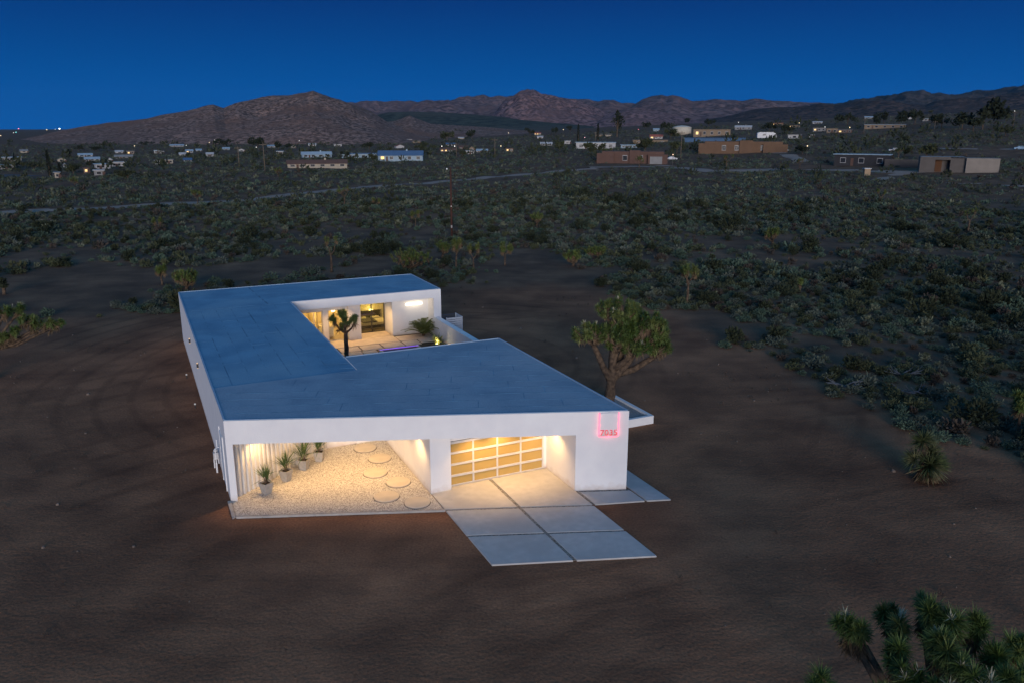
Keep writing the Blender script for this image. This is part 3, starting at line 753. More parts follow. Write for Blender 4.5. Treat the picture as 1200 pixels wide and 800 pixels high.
# left wall: two little lit sconces, a flush panel, a meter with its pipes
SCON_E = mat("sconce_lens", (.8, .6, .4), emit=(1, .6, .28), estr=.55)
for w_ in (19.6, 13.6):
    e = empty("wall_sconce", (0, w_, 2.45)); e.parent = house
    m_ = MB(); m_.box(-.10, -.002, -.09, .09, -.12, .12); m_.build("housing", DFRAME, e)
    m_ = MB(); m_.box(-.095, -.02, -.07, .07, -.15, -.121); m_.build("lens", SCON_E, e)
    m_ = MB(); m_.box(-.095, -.02, -.07, .07, .121, .15); m_.build("lens", SCON_E, e)
    spot("sconce_lamp", (-.14, 0, -.2), 3, e, 1.6, .8)
m_ = MB(); m_.box(-.03, -.002, 1.3, 2.5, .15, 2.45); m_.build("side_door", mat("pale_blue_paint", (.66, .72, .78), (.6, .67, .74), 2, .6), house)
m_ = MB(); m_.box(-.045, -.003, 2.52, 2.60, .0, 2.6); m_.box(-.045, -.003, 1.2, 1.28, 0, 2.55); m_.build("door_trim", WHITEP, house)
mt = empty("gas_meter", (-.16, 4.1, 0)); mt.parent = house
m_ = MB(); m_.box(-.12, .12, -.12, .12, .45, .78); m_.lathe([(.1, .82), (.1, .9), (.04, .95)], 12); bevel(m_.build("meter_body", ALU, mt), .02)
m_ = MB(); m_.tube([(-.1, 0, 0), (-.1, 0, .45)], .03); m_.tube([(.1, 0, .45), (.1, 0, .2), (.10, .3, .2), (.10, .3, 1.3)], .025); m_.tube([(-.05, -.6, .5), (-.05, -.6, 1.2), (.13, -.6, 1.25)], .025); m_.tube([(-.05, -.6, 0), (-.05, -.6, .5)], .04)
m_.build("pipe", WHITEP, mt)

# back wing glazing and rooms
def window(u0, u1, w, z0, z1, mull, fm, gm, name="window", t=.06):
    e = empty(name, (0, w, 0)); e.parent = house
    f_ = MB()
    xs2 = [u0] + mull + [u1]
    for i, x in enumerate(xs2):
        x0 = min(max(x - t / 2, u0), u1 - t); f_.box(x0, x0 + t, -.05, .05, z0, z1)
    f_.box(u0 + .002, u1 - .002, -.047, .047, z0 - .01, z0 + t * .8); f_.box(u0 + .002, u1 - .002, -.047, .047, z1 - t * .8, z1 - .004)
    f_.build("frame", fm, e)
    for x0, x1 in zip(xs2[:-1], xs2[1:]):
        g_ = MB(); g_.box(x0 + .03, x1 - .03, -.008, .008, z0 + .04, z1 - .04); g_.build("pane", gm, e)
    return e
tag(window(6.97, 9.40, 24.58, .1, 2.44, [7.9, 8.8], ALU, GLASS), "pale framed glazing bay beside the white post")
tag(window(9.82, 11.25, 24.58, .1, 2.44, [], ALU, GLASS), "wide glass bay of the lit bathroom")
tag(window(12.57, 14.53, 25.93, .1, 2.54, [13.5], DFRAME, SMOKED), "dark framed sliding glass door of the bedroom")
m_ = MB(); m_.box(.3, 17.5, 24.75, 29.7, .02, .08); m_.build("interior_floor", IFLOOR, house)
m_ = MB()
m_.box(11.3, 11.42, 26.05, 29.7, .085, 2.98); m_.box(6.99, 7.1, 24.75, 29.7, .085, 2.98); m_.box(9.35, 9.45, 26.4, 29.7, .085, 2.98)
m_.box(7.15, 11.25, 29.4, 29.5, .085, 2.98); m_.build("partition", WARMWALL, house)
m_ = MB(); m_.box(11.46, 17.4, 29.2, 29.3, .085, 2.98); m_.box(16.2, 16.3, 25.9, 29.15, .085, 2.98); m_.build("bedroom_wall", GREYWALL, house)
def room_light(u, w, z, power, colr=(1.0, .70, .30)):
    e = empty("ceiling_light", (u, w, z)); e.parent = house
    m_ = MB(); m_.lathe([(.02, 0), (.14, -.03), (.17, -.08), (.12, -.12)], 16); m_.build("lamp_shade", WARM_E, e)
    spot("room_lamp", (0, 0, -.25), power, e, kind='POINT', color=colr, rad=.12)
room_light(8.2, 27.4, 2.98, 300, (1, .64, .20)); room_light(10.4, 27.4, 2.98, 320, (1, .64, .20)); room_light(13.4, 28.0, 2.98, 240, (1, .68, .2))
bl = MB(); bl.box(15.75, 17.05, 24.09, 24.195, 2.36, 2.47); bl_o = bl.build("wall_light_bar", BAR_E, house)
for u in (16.0, 16.4, 16.8): spot("bar_lamp", (u, 23.7, 2.36), 3, house, kind='POINT', color=(1, .78, .48), rad=.06)
# low courtyard wall and the bedroom terrace wall
m_ = MB(); m_.box(17.55, 17.95, 7.45, 22.88, 0, 1.5); cw_o = m_.build("courtyard_wall", STUCCO, house)
m_ = MB(); m_.box(17.53, 17.97, 7.44, 22.885, 1.502, 1.53); m_.build("coping", WHITEP, cw_o)

# things in the rooms
def put(o, u, w, z=0, rz=0):
    o.location = hw(u, w, z); o.rotation_euler = (0, 0, HANG + rz); return o
bed = put(empty("bed", label="bed with white sheet and dark cover behind the bedroom glass", cat="bed"), 13.9, 27.6, .08)
m_ = MB(); m_.box(-1.2, 1.2, -.85, .85, .12, .32); bevel(m_.build("bed_frame", FABRIC, bed), .03)
m_ = MB(); m_.box(-1.15, 1.15, -.82, .82, .325, .55); bevel(m_.build("mattress", LINEN, bed), .06, 3)
m_ = MB(); m_.box(-.9, .3, -.84, .84, .552, .63); bevel(m_.build("blanket", FABRIC, bed), .03)
m_ = MB(); m_.box(-1.15, 1.15, .90, 1.0, .1, 1.15); bevel(m_.build("headboard", FABRIC, bed), .03)
for x in (-.6, .5):
    m_ = MB(); m_.box(x - .35, x + .35, .45, .8, .555, .72); bevel(m_.build("pillow", LINEN, bed), .07, 3)
ns = put(empty("nightstand", label="small dark table beside the bed, under the orange lamp", cat="nightstand"), 15.45, 28.2, .08)
m_ = MB(); m_.box(-.3, .3, -.25, .25, .5, .54); m_.build("table_top", FABRIC, ns)
for x in (-.26, .26):
    for y in (-.21, .21):
        m_ = MB(); m_.box(x - .02, x + .02, y - .02, y + .02, 0, .498); m_.build("leg", FABRIC, ns)
lp = put(empty("table_lamp", label="table lamp with glowing orange drum shade in the bedroom", cat="lamp"), 15.4, 28.15, .62)
m_ = MB(); m_.lathe([(.1, 0), (.1, .02), (.025, .05), (.025, .42)], 12); m_.build("lamp_base", DFRAME, lp)
m_ = MB(); m_.lathe([(.26, .42), (.22, .85)], 18); m_.build("lamp_shade", SHADE_E, lp)
spot("table_lamp_bulb", (0, -.35, .6), 26, lp, kind='POINT', color=(1, .55, .18))
bl2 = put(empty("globe_lamp", label="bright bare globe lamp behind the bed in the bedroom", cat="lamp"), 14.3, 29.0, 1.0)
m_ = MB(); m_.lathe([(.05, -.1), (.12, -.05), (.17, .03), (.17, .11), (.12, .19), (.04, .23)], 16); m_.build("globe", BULB_E, bl2)
m_ = MB(); m_.lathe([(.06, -.9), (.06, -.88), (.02, -.86), (.02, -.1)], 10); m_.build("lamp_stand", DFRAME, bl2)
spot("globe_bulb", (0, -.35, .1), 40, bl2, kind='POINT', color=(1, .7, .25))
cb = put(empty("vanity_cabinet", label="white low cabinet with drawers inside the lit bathroom", cat="cabinet"), 9.95, 26.0, .08)
m_ = MB(); m_.box(-.45, .45, -.6, .6, .1, .85); bevel(m_.build("cabinet_body", WHITEP, cb), .01)
m_ = MB(); m_.box(-.48, .48, -.63, .63, .852, .9); m_.build("counter", PAVER, cb)
for z in (.15, .5):
    m_ = MB(); m_.box(-.4, .4, -.625, -.602, z, z + .3); dr = m_.build("drawer", WHITEP, cb)
    m_ = MB(); m_.box(-.15, .15, -.645, -.627, z + .2, z + .22); m_.build("handle", DFRAME, dr)
ml = put(empty("mirror_light", label="small bright wall lamp above the bathroom cabinet", cat="lamp"), 10.9, 27.6, 1.75)
m_ = MB(); m_.lathe([(.03, -.14), (.13, -.08), (.16, .02), (.11, .12), (.03, .16)], 14); m_.build("globe", BULB_E, ml)
m_ = MB(); m_.box(-.05, .05, .1, .38, -.04, .04); m_.build("bracket", DFRAME, ml)
wd = put(empty("wardrobe", label="dark tall doorway cabinet inside the room behind the left glazing", cat="wardrobe"), 8.0, 29.0, .08)
m_ = MB(); m_.box(-.5, .4, -.3, .3, 0, 2.2); m_.build("wardrobe_body", FABRIC, wd)
m_ = MB(); m_.box(-.46, -.06, -.325, -.302, .05, 2.15); m_.build("door", FABRIC, wd)
m_ = MB(); m_.box(-.03, .37, -.325, -.302, .05, 2.15); m_.build("door", FABRIC, wd)

# ------------------------------------------------------------------ courtyard
yard = empty("courtyard_floor", HO, HANG); yard["kind"] = "structure"
m_ = MB(); m_.box(6.97, 17.53, 7.42, 24.16, .0, .060); m_.build("gap_bed", SOIL, yard)
m_ = MB()
m_.box(6.99, 14.62, 22.36, 24.15, .061, .10)
m_.box(14.68, 17.4, 22.36, 23.78, .061, .10)
m_.box(12.25, 14.5, 24.2, 25.83, .05, .099); m_.box(6.99, 11.2, 24.165, 24.5, .05, .098)
xs3 = [6.99, 8.2, 9.85, 11.4, 12.99, 14.62, 15.9]
for a_, b_ in zip(xs3[:-1], xs3[1:]):
    m_.box(a_ + .07, b_ - .03, 20.98, 22.26, .061, .10)
m_.box(15.98, 17.3, 21.3, 22.26, .061, .10)
for j in range(5):
    for i in range(5):
        m_.box(7.0 + i * 1.08, 8.0 + i * 1.08, 19.8 - 1.3 * j, 20.88 - 1.3 * j, .061, .10)
m_.build("patio_slab", PAVER, yard)
spa = empty("spa_pool", HO, HANG, "sunken spa pool edged with a purple light strip in the courtyard", "spa")
m_ = MB(); m_.box(12.42, 15.4, 20.28, 20.5, .061, .2); m_.box(12.42, 12.62, 17.5, 20.27, .061, .2); m_.box(15.2, 15.4, 17.5, 20.27, .061, .2); m_.build("coping", PAVER, spa)
m_ = MB(); m_.box(12.64, 15.18, 17.5, 20.26, .07, .12); m_.build("water", mat("pool_water", (.02, .03, .08), rough=.08, spec=.5), spa)
m_ = MB(); m_.tube([(12.45, 20.24, .21), (15.37, 20.24, .21)], .016, 8); m_.build("light_strip", PURPLE_E, spa)
l = spot("strip_lamp", (13.9, 20.1, .35), 2, spa, kind='POINT', color=(.35, .1, 1))

scr = empty("slatted_screen", hw(18.15, 21.9), HANG, "pale slatted screen box standing outside the low courtyard wall", "screen")
m_ = MB()
for k in range(9):
    z = .12 + k * .165
    m_.box(.05, 1.35, -.02, .02, z, z + .13); m_.box(1.33, 1.37, .03, 1.35, z, z + .13)
m_.build("slat_panel", SLAT, scr)
for x, y in ((.08, .035), (1.31, .045), (1.31, 1.33)):
    m_ = MB(); m_.box(x - .035, x + .035, y - .01, y + .05, 0, 1.6); m_.build("post", SLAT, scr)
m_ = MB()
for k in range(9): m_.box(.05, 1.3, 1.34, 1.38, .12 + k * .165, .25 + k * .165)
m_.build("back_panel", mat("shaded_slats", (.05, .06, .08), (.04, .05, .065), 3, .7), scr)  # same slats seen from inside the box, their shade put into the colour

# ------------------------------------------------------------------ carport gravel, stepping stones, driveway
gb = MB(); q = [(.27, .24), (5.0, 4.12), (7.98, 4.13), (7.98, -4.72), (-.08, -1.62), (-.08, fl(0) - .02)]
gb.prism([(.28, .26), (4.98, 4.08), (7.98, 4.08), (7.98, -4.62), (.02, -1.55), (.02, -.02), (.28, -.12)], -.05, .045)
g_o = gb.build("gravel", GRAVEL, loc=HO); g_o.rotation_euler = (0, 0, HANG); tag(g_o, "white gravel bed of the carport inside a concrete kerb", "gravel", kind="stuff")
km = MB()
km.prism([(-.14, .0), (.0, -.004), (.0, -1.56), (-.14, -1.66)], -.05, .09)
def kerb_run(u0, u1): km.prism([(u0, fl(u0) - 1.54), (u1, fl(u1) - 1.54), (u1, fl(u1) - 1.66), (u0, fl(u0) - 1.66)], -.05, .088)
for i in range(8): kerb_run(.01 + i * 1.0, .995 + i * 1.0)
k_o = km.build("kerb", KERB, loc=HO); k_o.rotation_euler = (0, 0, HANG); tag(k_o, kind="structure")
stones = [((7.17, -3.57), "pale round stepping stone nearest the driveway corner"), ((6.15, -2.45), "pale round stepping stone second from the kerb, on the pots' side"),
          ((7.06, -1.26), "pale round stepping stone beside the pier wall, third from the kerb"), ((6.4, .18), "pale round stepping stone in the middle of the winding row, fourth from the kerb"),
          ((7.06, 1.73), "pale round stepping stone second from the front door"), ((6.76, 3.29), "pale round stepping stone at the front door sill, partly under the soffit")]
for (u, w), lb in stones:
    m_ = MB(); m_.lathe([(.54, -.02), (.55, .03), (.53, .05)], 40); o = m_.build("stepping_stone", DISC); o.location = hw(u, w, .05)
    r_ = MB(); r_.lathe([(.572, -.02), (.568, .002)], 36); r_.build("sunken_rim", SOIL, o)
    tag(o, lb, "stepping stone", "round stepping stones in the carport gravel")

dv = empty("driveway", HO, HANG); dv["kind"] = "structure"
m_ = MB(); m_.prism([(8.03, -2.7), (13.84, -2.7), (13.84, -11.52), (8.03, -9.42)], -.05, .03); m_.build("joint_pebbles", DARKGAP, dv)
line = lambda c: (lambda u: c + FS * (u - 8.05))
rows = [(lambda u: -2.70, line(-4.66)), (line(-4.80), line(-7.10)), (line(-7.24), lambda u: -9.53 - .354 * (u - 8.05))]
m_ = MB()
for (t_, b_) in rows:
    for u0, u1 in ((8.02, 10.86), (11.0, 13.84)):
        if t_ is rows[0][0]:
            pass
        m_.prism([(u0, t_(u0)), (u1, t_(u1)), (u1, b_(u1)), (u0, b_(u0))], -.04, .065)
s_o = m_.build("concrete_slab", CONC, dv); bevel(s_o, .012)
m_ = MB(); m_.prism([(13.98, fl(13.98) - .22), (16.05, fl(16.05) - .22), (16.05, -7.55), (13.98, -6.93)], -.04, .062)
m_.prism([(16.17, -4.3), (17.15, -4.55), (17.15, -7.92), (16.17, -7.58)], -.04, .062); m_.build("side_slab", CONC, dv)
m_ = MB(); m_.prism([(13.9, fl(13.9) - .02), (16.1, fl(16.1) - .02), (16.14, -7.5), (13.9, -6.85)], -.045, .028); m_.build("side_pebbles", DARKGAP, dv)

# pots with yucca along the corrugated wall
def rosette(mb, p, d, n, L, wd, spread=1.25, droop=.15, mi=0, lo=.15, hi=1.6):
    d = d.normalized()
    for _ in range(n):
        r = Vector((random.gauss(0, 1), random.gauss(0, 1), random.gauss(0, 1))).normalized()
        v = (r * spread + d * random.uniform(lo, hi)).normalized()
        mb.leaf(p + d * random.uniform(-.06, .05), v, L * random.uniform(.7, 1.1), wd, droop * random.uniform(.2, 1.4), mi)
pots = [((1.51, .11), "grey square pot with yucca nearest the street, at the kerb end"), ((2.53, 1.09), "grey square pot with yucca second from the street"),
        ((3.51, 1.97), "grey square pot with yucca third from the street"), ((4.37, 2.66), "grey square pot with yucca farthest inside the carport")]
for k, ((u, w), lb) in enumerate(pots):
    e = empty("potted_yucca", hw(u, w + .05, .05), HANG + .5 + k * .2, lb, "potted plant", "pots along the corrugated wall")
    m_ = MB(); b0, b1, hgt = .15, .235, .52
    ring = lambda r, z: [(-r, -r, z), (r, -r, z), (r, r, z), (-r, r, z)]
    R0, R1, R2, R3 = ring(b0, 0), ring(b1, hgt), ring(b1 - .035, hgt), ring(b1 - .05, hgt - .07)
    m_.face(R0[::-1])
    for A_, B_ in ((R0, R1), (R1, R2), (R2, R3)):
        for i in range(4): m_.face([A_[i], A_[(i+1) % 4], B_[(i+1) % 4], B_[i]])
    m_.build("pot", POT, e)
    m_ = MB(); m_.face(ring(b1 - .045, hgt - .06)); m_.build("soil", SOIL, e)
    m_ = MB()
    for s_ in range(3):
        a_ = s_ * 2.1 + k; top = Vector((.07 * math.cos(a_), .07 * math.sin(a_), hgt + .12 + .1 * s_))
        m_.tube([(.03 * math.cos(a_), .03 * math.sin(a_), hgt - .06), top], [.03, .02], 6, mi=1)
        rosette(m_, top, Vector((.25 * math.cos(a_), .25 * math.sin(a_), 1)), 30, .68 + .08 * (k % 3), .03, .5, .08)
    m_.build("leaves", [LEAF_P, BARK], e)

# garden lights on the dirt along the left wall
for (px_, py_), lb in (((219, 443), "tiny lit ground lamp on the dirt beside the left wall, farther from the street"), ((229, 478), "tiny lit ground lamp on the dirt beside the left wall, nearer the street")):
    e = empty("ground_lamp", G(px_, py_), 0, lb, "garden lamp", "ground lamps along the side wall")
    m_ = MB(); m_.lathe([(.04, 0), (.04, .22)], 8); m_.build("lamp_post", DFRAME, e)
    m_ = MB(); m_.lathe([(.05, .221), (.06, .26), (.03, .30)], 8); m_.build("lamp_head", mat("small_lamp_lens", (.3, .3, .3), emit=(1, .95, .85), estr=.18), e)

# white planter box at the side, with gravel, and the big joshua tree in it
pl = empty("gravel_planter", HO, HANG, "white low walled planter filled with gravel at the side of the house", "planter")
m_ = MB()
m_.box(16.02, 21.9, .15, .35, 0, .45); m_.box(21.7, 21.9, .36, 4.0, 0, .45); m_.box(16.02, 21.9, 4.01, 4.2, 0, .45); m_.build("wall", WHITEP, pl)
m_ = MB(); m_.box(16.02, 21.69, .36, 4.0, .05, .34); m_.build("gravel_fill", mat("grey_gravel", (.34, .34, .34), (.2, .2, .21), 16, .9, .8, 22), pl)
# ------------------------------------------------------------------ joshua trees
def joshua(loc, label, clusters, trunk_h, r0, ros=.5, nleaf=60, group="joshua trees on the desert", lean=(0, 0), seed=0, leafm=None, bloom=0, wd=.04, dead=.25, name="joshua_tree", fork=None):
    """clusters: list of (centre xyz, radii xyz, rosette count); the branches grow from the fork to every rosette"""
    random.seed(100 + seed)
    e = empty(name, loc, 0, label, "joshua tree", group)
    tm, cm = MB(), MB()
    top = Vector((lean[0], lean[1], trunk_h))
    k = max(4, int(trunk_h / .35))
    path = [Vector((lean[0] * (i / k) ** 1.5 + random.uniform(-.04, .04) * (i > 0), lean[1] * (i / k) ** 1.5, trunk_h * i / k - (.12 if i == 0 else 0))) for i in range(k + 1)]
    rad = [r0 * (1.35 if i == 0 else 1.0 - .28 * i / k) for i in range(k + 1)]
    tm.tube(path, rad, 10, jitter=.22)
    for ci, (c, rr, n) in enumerate(clusters):
        c = Vector(c); rr = Vector(rr)
        hub = c - Vector((0, 0, rr.z * .55)) - (c - top) * .12
        st = path[-1] if not fork else path[max(1, len(path) - 1 - (ci % fork))]
        mid = st.lerp(hub, .5) + Vector((random.uniform(-.12, .12), random.uniform(-.12, .12), -.10 * (hub - st).length + .05))
        rb = r0 * .72 * min(1.0, .6 + n / 50)
        seg = [st, st.lerp(mid, .5) + Vector((0, 0, -.03)), mid, mid.lerp(hub, .5) + Vector((0, 0, .02)), hub]
        tm.tube(seg, [rb, rb * .86, rb * .76, rb * .66, rb * .55], 8, jitter=.22)
        subs = [hub]
        ns = max(1, n // 6)
        for s_ in range(ns):
            a_ = 2 * math.pi * (s_ + random.random() * .5) / ns
            q = hub + Vector((math.cos(a_) * rr.x * .45, math.sin(a_) * rr.y * .45, rr.z * random.uniform(.25, .75)))
            tm.tube([hub, hub.lerp(q, .5) + Vector((0, 0, -.04)), q], [rb * .5, rb * .42, rb * .34], 6, jitter=.2); subs.append(q)
        for i in range(n):
            v = Vector((random.gauss(0, 1), random.gauss(0, 1), random.gauss(.25, 1))).normalized()
            if v.z < -.35: v.z *= -.5
            f_ = random.uniform(.72, 1.0)
            p = c + Vector((v.x * rr.x, v.y * rr.y, v.z * rr.z)) * f_
            s_ = min(subs, key=lambda q: (q - p).length)
            dd = ((p - s_).normalized() + Vector((0, 0, .55))).normalized()
            tm.tube([s_, s_.lerp(p, .6) + Vector((0, 0, -.04)), p], [rb * .33, rb * .27, max(.035, rb * .2)], 5, jitter=.2, cap=False)
            L = ros * random.uniform(.7, 1.2)
            rosette(cm, p, dd, int(nleaf * .7), L * .62, wd, 1.25, .10, 0, -.15, 1.0)
            rosette(cm, p - dd * L * .34, dd, int(nleaf * .4), L * .55, wd, 1.25, .16, 0, -.1, .6)
            rosette(cm, p - dd * L * .75, -dd, int(nleaf * dead), L * .55, wd, .9, .5, 1)
            if random.random() < bloom:
                rosette(cm, p + dd * L * .25, dd, 22, L * .42, wd * .9, .8, .05, 2)
    tm.build("trunk", BARK, e, True)
    cm.build("crown", [leafm or LEAF_J, LEAF_DEAD, BLOOM], e)
    return e

def small_joshua(px, py, top, label, heads, seed, wpx=None, leafm=None, ros=None, spread=1.0, bush=False, nleaf=46, bare=False, dead=.3):
    p, s = R(px, py); hgt = (py - top) * s * 1.02
    random.seed(900 + seed)
    wdt = (wpx or 16) * s / 2
    cl = []
    if bush:
        for i in range(heads):
            a_ = 2.4 * i; r = wdt * .62 * math.sqrt((i + .5) / heads)
            cl.append(((math.cos(a_) * r, math.sin(a_) * r, hgt * (.70 - .32 * (r / wdt))), (wdt * .34, wdt * .34, hgt * .25), 9))
        return joshua(p, label, cl, hgt * .16, .2, ros or .6, nleaf, seed=seed, leafm=leafm or LEAF_J2, wd=.07, dead=dead)
    for i in range(heads):
        a_ = random.uniform(0, 6.28) if heads > 1 else 0; a_ = i * 2 * math.pi / heads + random.uniform(-.4, .4)
        r = wdt * .6 * (0 if heads == 1 else random.uniform(.6, 1.1)) * spread
        cl.append(((math.cos(a_) * r, math.sin(a_) * r, hgt * random.uniform(.68, .9)), (wdt * .33, wdt * .33, hgt * .11 + .14), 4 if bare else 9))
    return joshua(p, label, cl, hgt * (.45 if heads > 1 else .6), max(.10, .035 * hgt), ros or .6, nleaf, seed=seed, leafm=leafm or LEAF_J2, wd=.06, dead=dead)

big = G(713.5, 474, .34); big.z = .3
joshua(big, "large joshua tree with full green crown in the gravel planter beside the house", [
    ((.3, .1, 5.35), (1.15, 1.0, .85), 40), ((1.9, .1, 4.2), (1.4, 1.3, 1.0), 54), ((-1.15, .0, 4.15), (1.1, .9, .55), 28),
    ((.15, -.5, 4.3), (1.0, .8, .7), 28), ((2.75, .2, 3.3), (.75, .8, .7), 24), ((1.3, .9, 4.8), (1.1, .9, .8), 22), ((1.35, -.5, 3.6), (.9, .7, .5), 24), ((.35, -.2, 3.6), (.7, .6, .4), 14),
    ((2.2, -.2, 4.95), (.8, .8, .4), 14)],
    2.2, .34, .56, 90, lean=(.15, 0), seed=1, bloom=.05, wd=.045, fork=3, dead=.06)
cj = hw(9.64, 18.4, .08)
joshua(cj, "young joshua tree with few arms growing in the courtyard", [((-.8, -.1, 3.05), (.22, .2, .2), 5), ((-.1, 0, 3.35), (.3, .3, .38), 8), ((.2, -.1, 2.95), (.36, .3, .32), 8), ((.72, .1, 3.05), (.25, .2, .22), 5), ((-.3, .1, 2.5), (.2, .2, .18), 3)],
       2.1, .17, .5, 90, seed=2, wd=.035, dead=.12)
def AT(px, py, Y):
    a, fh, dn = pix(px, py); t = Y / fh
    return Vector((a * t, Y, H - dn * t))
def seen_tree(base, heads, label, seed, trunk_h, r0, **kw):
    """a joshua tree whose heads are given where they stand: (px, py, world Y, radius, rosettes)"""
    cl = []
    for px, py, Y, r, n in heads:
        p = AT(px, py, Y) - base; cl.append((tuple(p), (r, r, r * .8), n))
    return joshua(base, label, cl, trunk_h, r0, seed=seed, **kw)
# the tree that rises in front of the camera at the lower right
seen_tree(Vector((9.6, 14.9, 0)), [(988, 730, 16.9, .18, 3), (1003, 736, 16.7, .16, 3), (1043, 720, 17.0, .2, 3), (1050, 738, 16.3, .2, 3), (1082, 716, 16.6, .22, 4), (1100, 722, 16.0, .24, 5), (1118, 733, 15.6, .2, 3), (1143, 735, 15.6, .22, 4), (1108, 757, 15.0, .26, 5),
    (1118, 778, 14.6, .24, 4), (1052, 770, 15.4, .24, 5), (1064, 792, 14.9, .22, 4), (1160, 772, 15.0, .24, 4), (1192, 762, 15.4, .24, 4), (1215, 775, 15.2, .3, 4), (1150, 800, 14.2, .3, 5), (1190, 800, 14.3, .3, 5), (1100, 812, 14.2, .3, 4), (1030, 815, 15.0, .2, 3), (960, 797, 15.4, .15, 2), (1085, 703, 16.9, .1, 1)],
    "joshua tree with spread arms at the lot's near corner, top below the camera", 3, 1.9, .26, ros=.62, nleaf=190, wd=.022, bloom=.12, fork=2, dead=.3)
# the tree whose arms reach in at the left edge
pj = G(-12, 446)
seen_tree(pj, [(4, 364, 49, .45, 5), (22, 362, 49.5, .4, 5), (32, 374, 49, .45, 6), (44, 381, 49.4, .4, 5), (56, 379, 49.8, .35, 4), (68, 380, 50, .3, 4), (20, 391, 48.6, .45, 6), (4, 396, 48.4, .4, 5), (-20, 372, 49, .7, 8), (-35, 390, 49, .6, 7)],
    "joshua tree at the left picture edge, drooping arms over dark brush", 4, 2.0, .24, ros=.6, nleaf=100, wd=.04, bloom=.1, dead=.25)
JT = [
    (480, 319, 288, "broad clumped joshua tree directly behind the back wing of the house", 9, 11, 58, dict(bush=True, nleaf=42)),
    (219, 340, 312, "low round joshua tree at the far left corner of the house", 7, 12, 38, dict(bush=True, nleaf=40)),
    (190, 334, 313, "small dull joshua tree beside the round one at the house corner", 3, 13, 18, {}),
    (389, 319, 275, "tall thin joshua tree with one side arm behind the house roof", 2, 14, 22, dict(bare=True)),
    (535, 317, 281, "slender joshua tree behind the back wing, left of a matching pair", 3, 15, 17, {}),
    (555, 317, 286, "slender joshua tree behind the back wing, right of a matching pair", 2, 16, 15, {}),
    (519, 302, 280, "bushy short joshua tree right of the brown pole's foot", 4, 17, 24, dict(bush=True)),
    (592, 311, 283, "joshua tree with pale trunk beside the sandy track behind the house", 3, 18, 20, {}),
    (805, 357, 308, "joshua tree with green heads at the scrub edge, behind the big one", 3, 19, 30, dict(nleaf=45)),
    (700, 302, 287, "wide low joshua tree amid scrub right of the sandy track", 5, 20, 34, dict(bush=True)),
    (672, 312, 291, "lower clump of joshua rosettes beside the wide low one", 5, 21, 30, dict(bush=True)),
    (1134, 274, 241, "bare forked joshua tree with single yellow head on the right", 2, 22, 20, dict(bare=True, dead=.1)),
    (404, 241, 219, "many armed joshua tree beside the far dirt road", 5, 23, 24, dict(bare=True)),
    (487, 266, 246, "joshua tree with short pale trunk left of the brown pole", 2, 24, 17, {}),
    (185, 270, 256, "small joshua tree below the far dirt road on the left", 2, 25, 14, {}),
    (441, 244, 233, "short yellowish joshua tree right of the many armed one", 2, 26, 12, {}),
    (1031, 240, 221, "thin joshua tree before the low walled dark house", 2, 27, 12, {}),
    (1192, 512, 456, "joshua tree cut by the right picture edge above the yucca", 3, 28, 26, dict(nleaf=60)),
    (629, 265, 247, "yellow green joshua clump left of the pale scrub", 4, 29, 24, dict(bush=True)),
    (905, 287, 263, "pale leafed joshua clump alone in the right scrub", 5, 30, 26, dict(bush=True)),
    (937, 199, 186, "small joshua tree on the bare ground before the far dark house", 3, 31, 12, {}),
    (851, 199, 180, "dark joshua tree standing before the far orange adobe house", 3, 32, 16, {}),
    (712, 189, 174, "joshua tree standing before the far brown adobe house", 4, 33, 17, {}),
    (749, 196, 181, "bushy joshua tree by the far adobe garage drive", 4, 34, 18, dict(bush=True)),
    (326, 207, 195, "olive joshua tree below the far pale ranch house", 4, 35, 16, dict(bush=True)),
    (937, 343, 329, "low joshua tree with pale head in the open right scrub", 1, 36, 14, {}),
    (1052, 190, 173, "orange brown dry joshua tree beside the far dark house", 3, 37, 14, dict(bare=True)),
    (232, 241, 224, "joshua tree beyond the dirt road on the left", 3, 38, 14, {}),
    (88, 222, 208, "joshua tree on the open ground near the far left road", 3, 39, 14, {}),
]
for px, py, top, lb, heads, sd, wpx, kw in JT:
    small_joshua(px, py, top, lb, heads, sd, wpx, **kw)

# big yucca mound at the right of the lot
random.seed(55)
yp = G(1081, 560); yu = empty("yucca", yp, 0, "tall spiky yucca mound with dry skirt alone on the dirt at right", "yucca")
m_ = MB(); m_.tube([(0, 0, -.05), (.05, 0, .9), (-.1, .1, 1.7)], [.3, .25, .14], 8); m_.build("trunk", BARK, yu, True)
m_ = MB()
for (p, d, n, L) in (((.1, -.2, .75), (.2, -.6, .5), 330, 1.0), ((-.15, .1, 1.75), (-.1, 0, 1), 230, .8), ((.55, .1, .6), (.8, .2, .5), 160, .8), ((-.4, .1, .9), (-.8, .2, .6), 150, .75), ((.15, 0, 1.25), (.1, -.2, 1), 160, .8)):
    rosette(m_, Vector(p), Vector(d), n, L, .05, 1.2, .12, 0)
rosette(m_, Vector((0, -.1, .55)), Vector((0, -.3, -.4)), 260, .8, .04, 1.1, .5, 1)
m_.build("leaves", [LEAF_Y, LEAF_DEAD], yu)

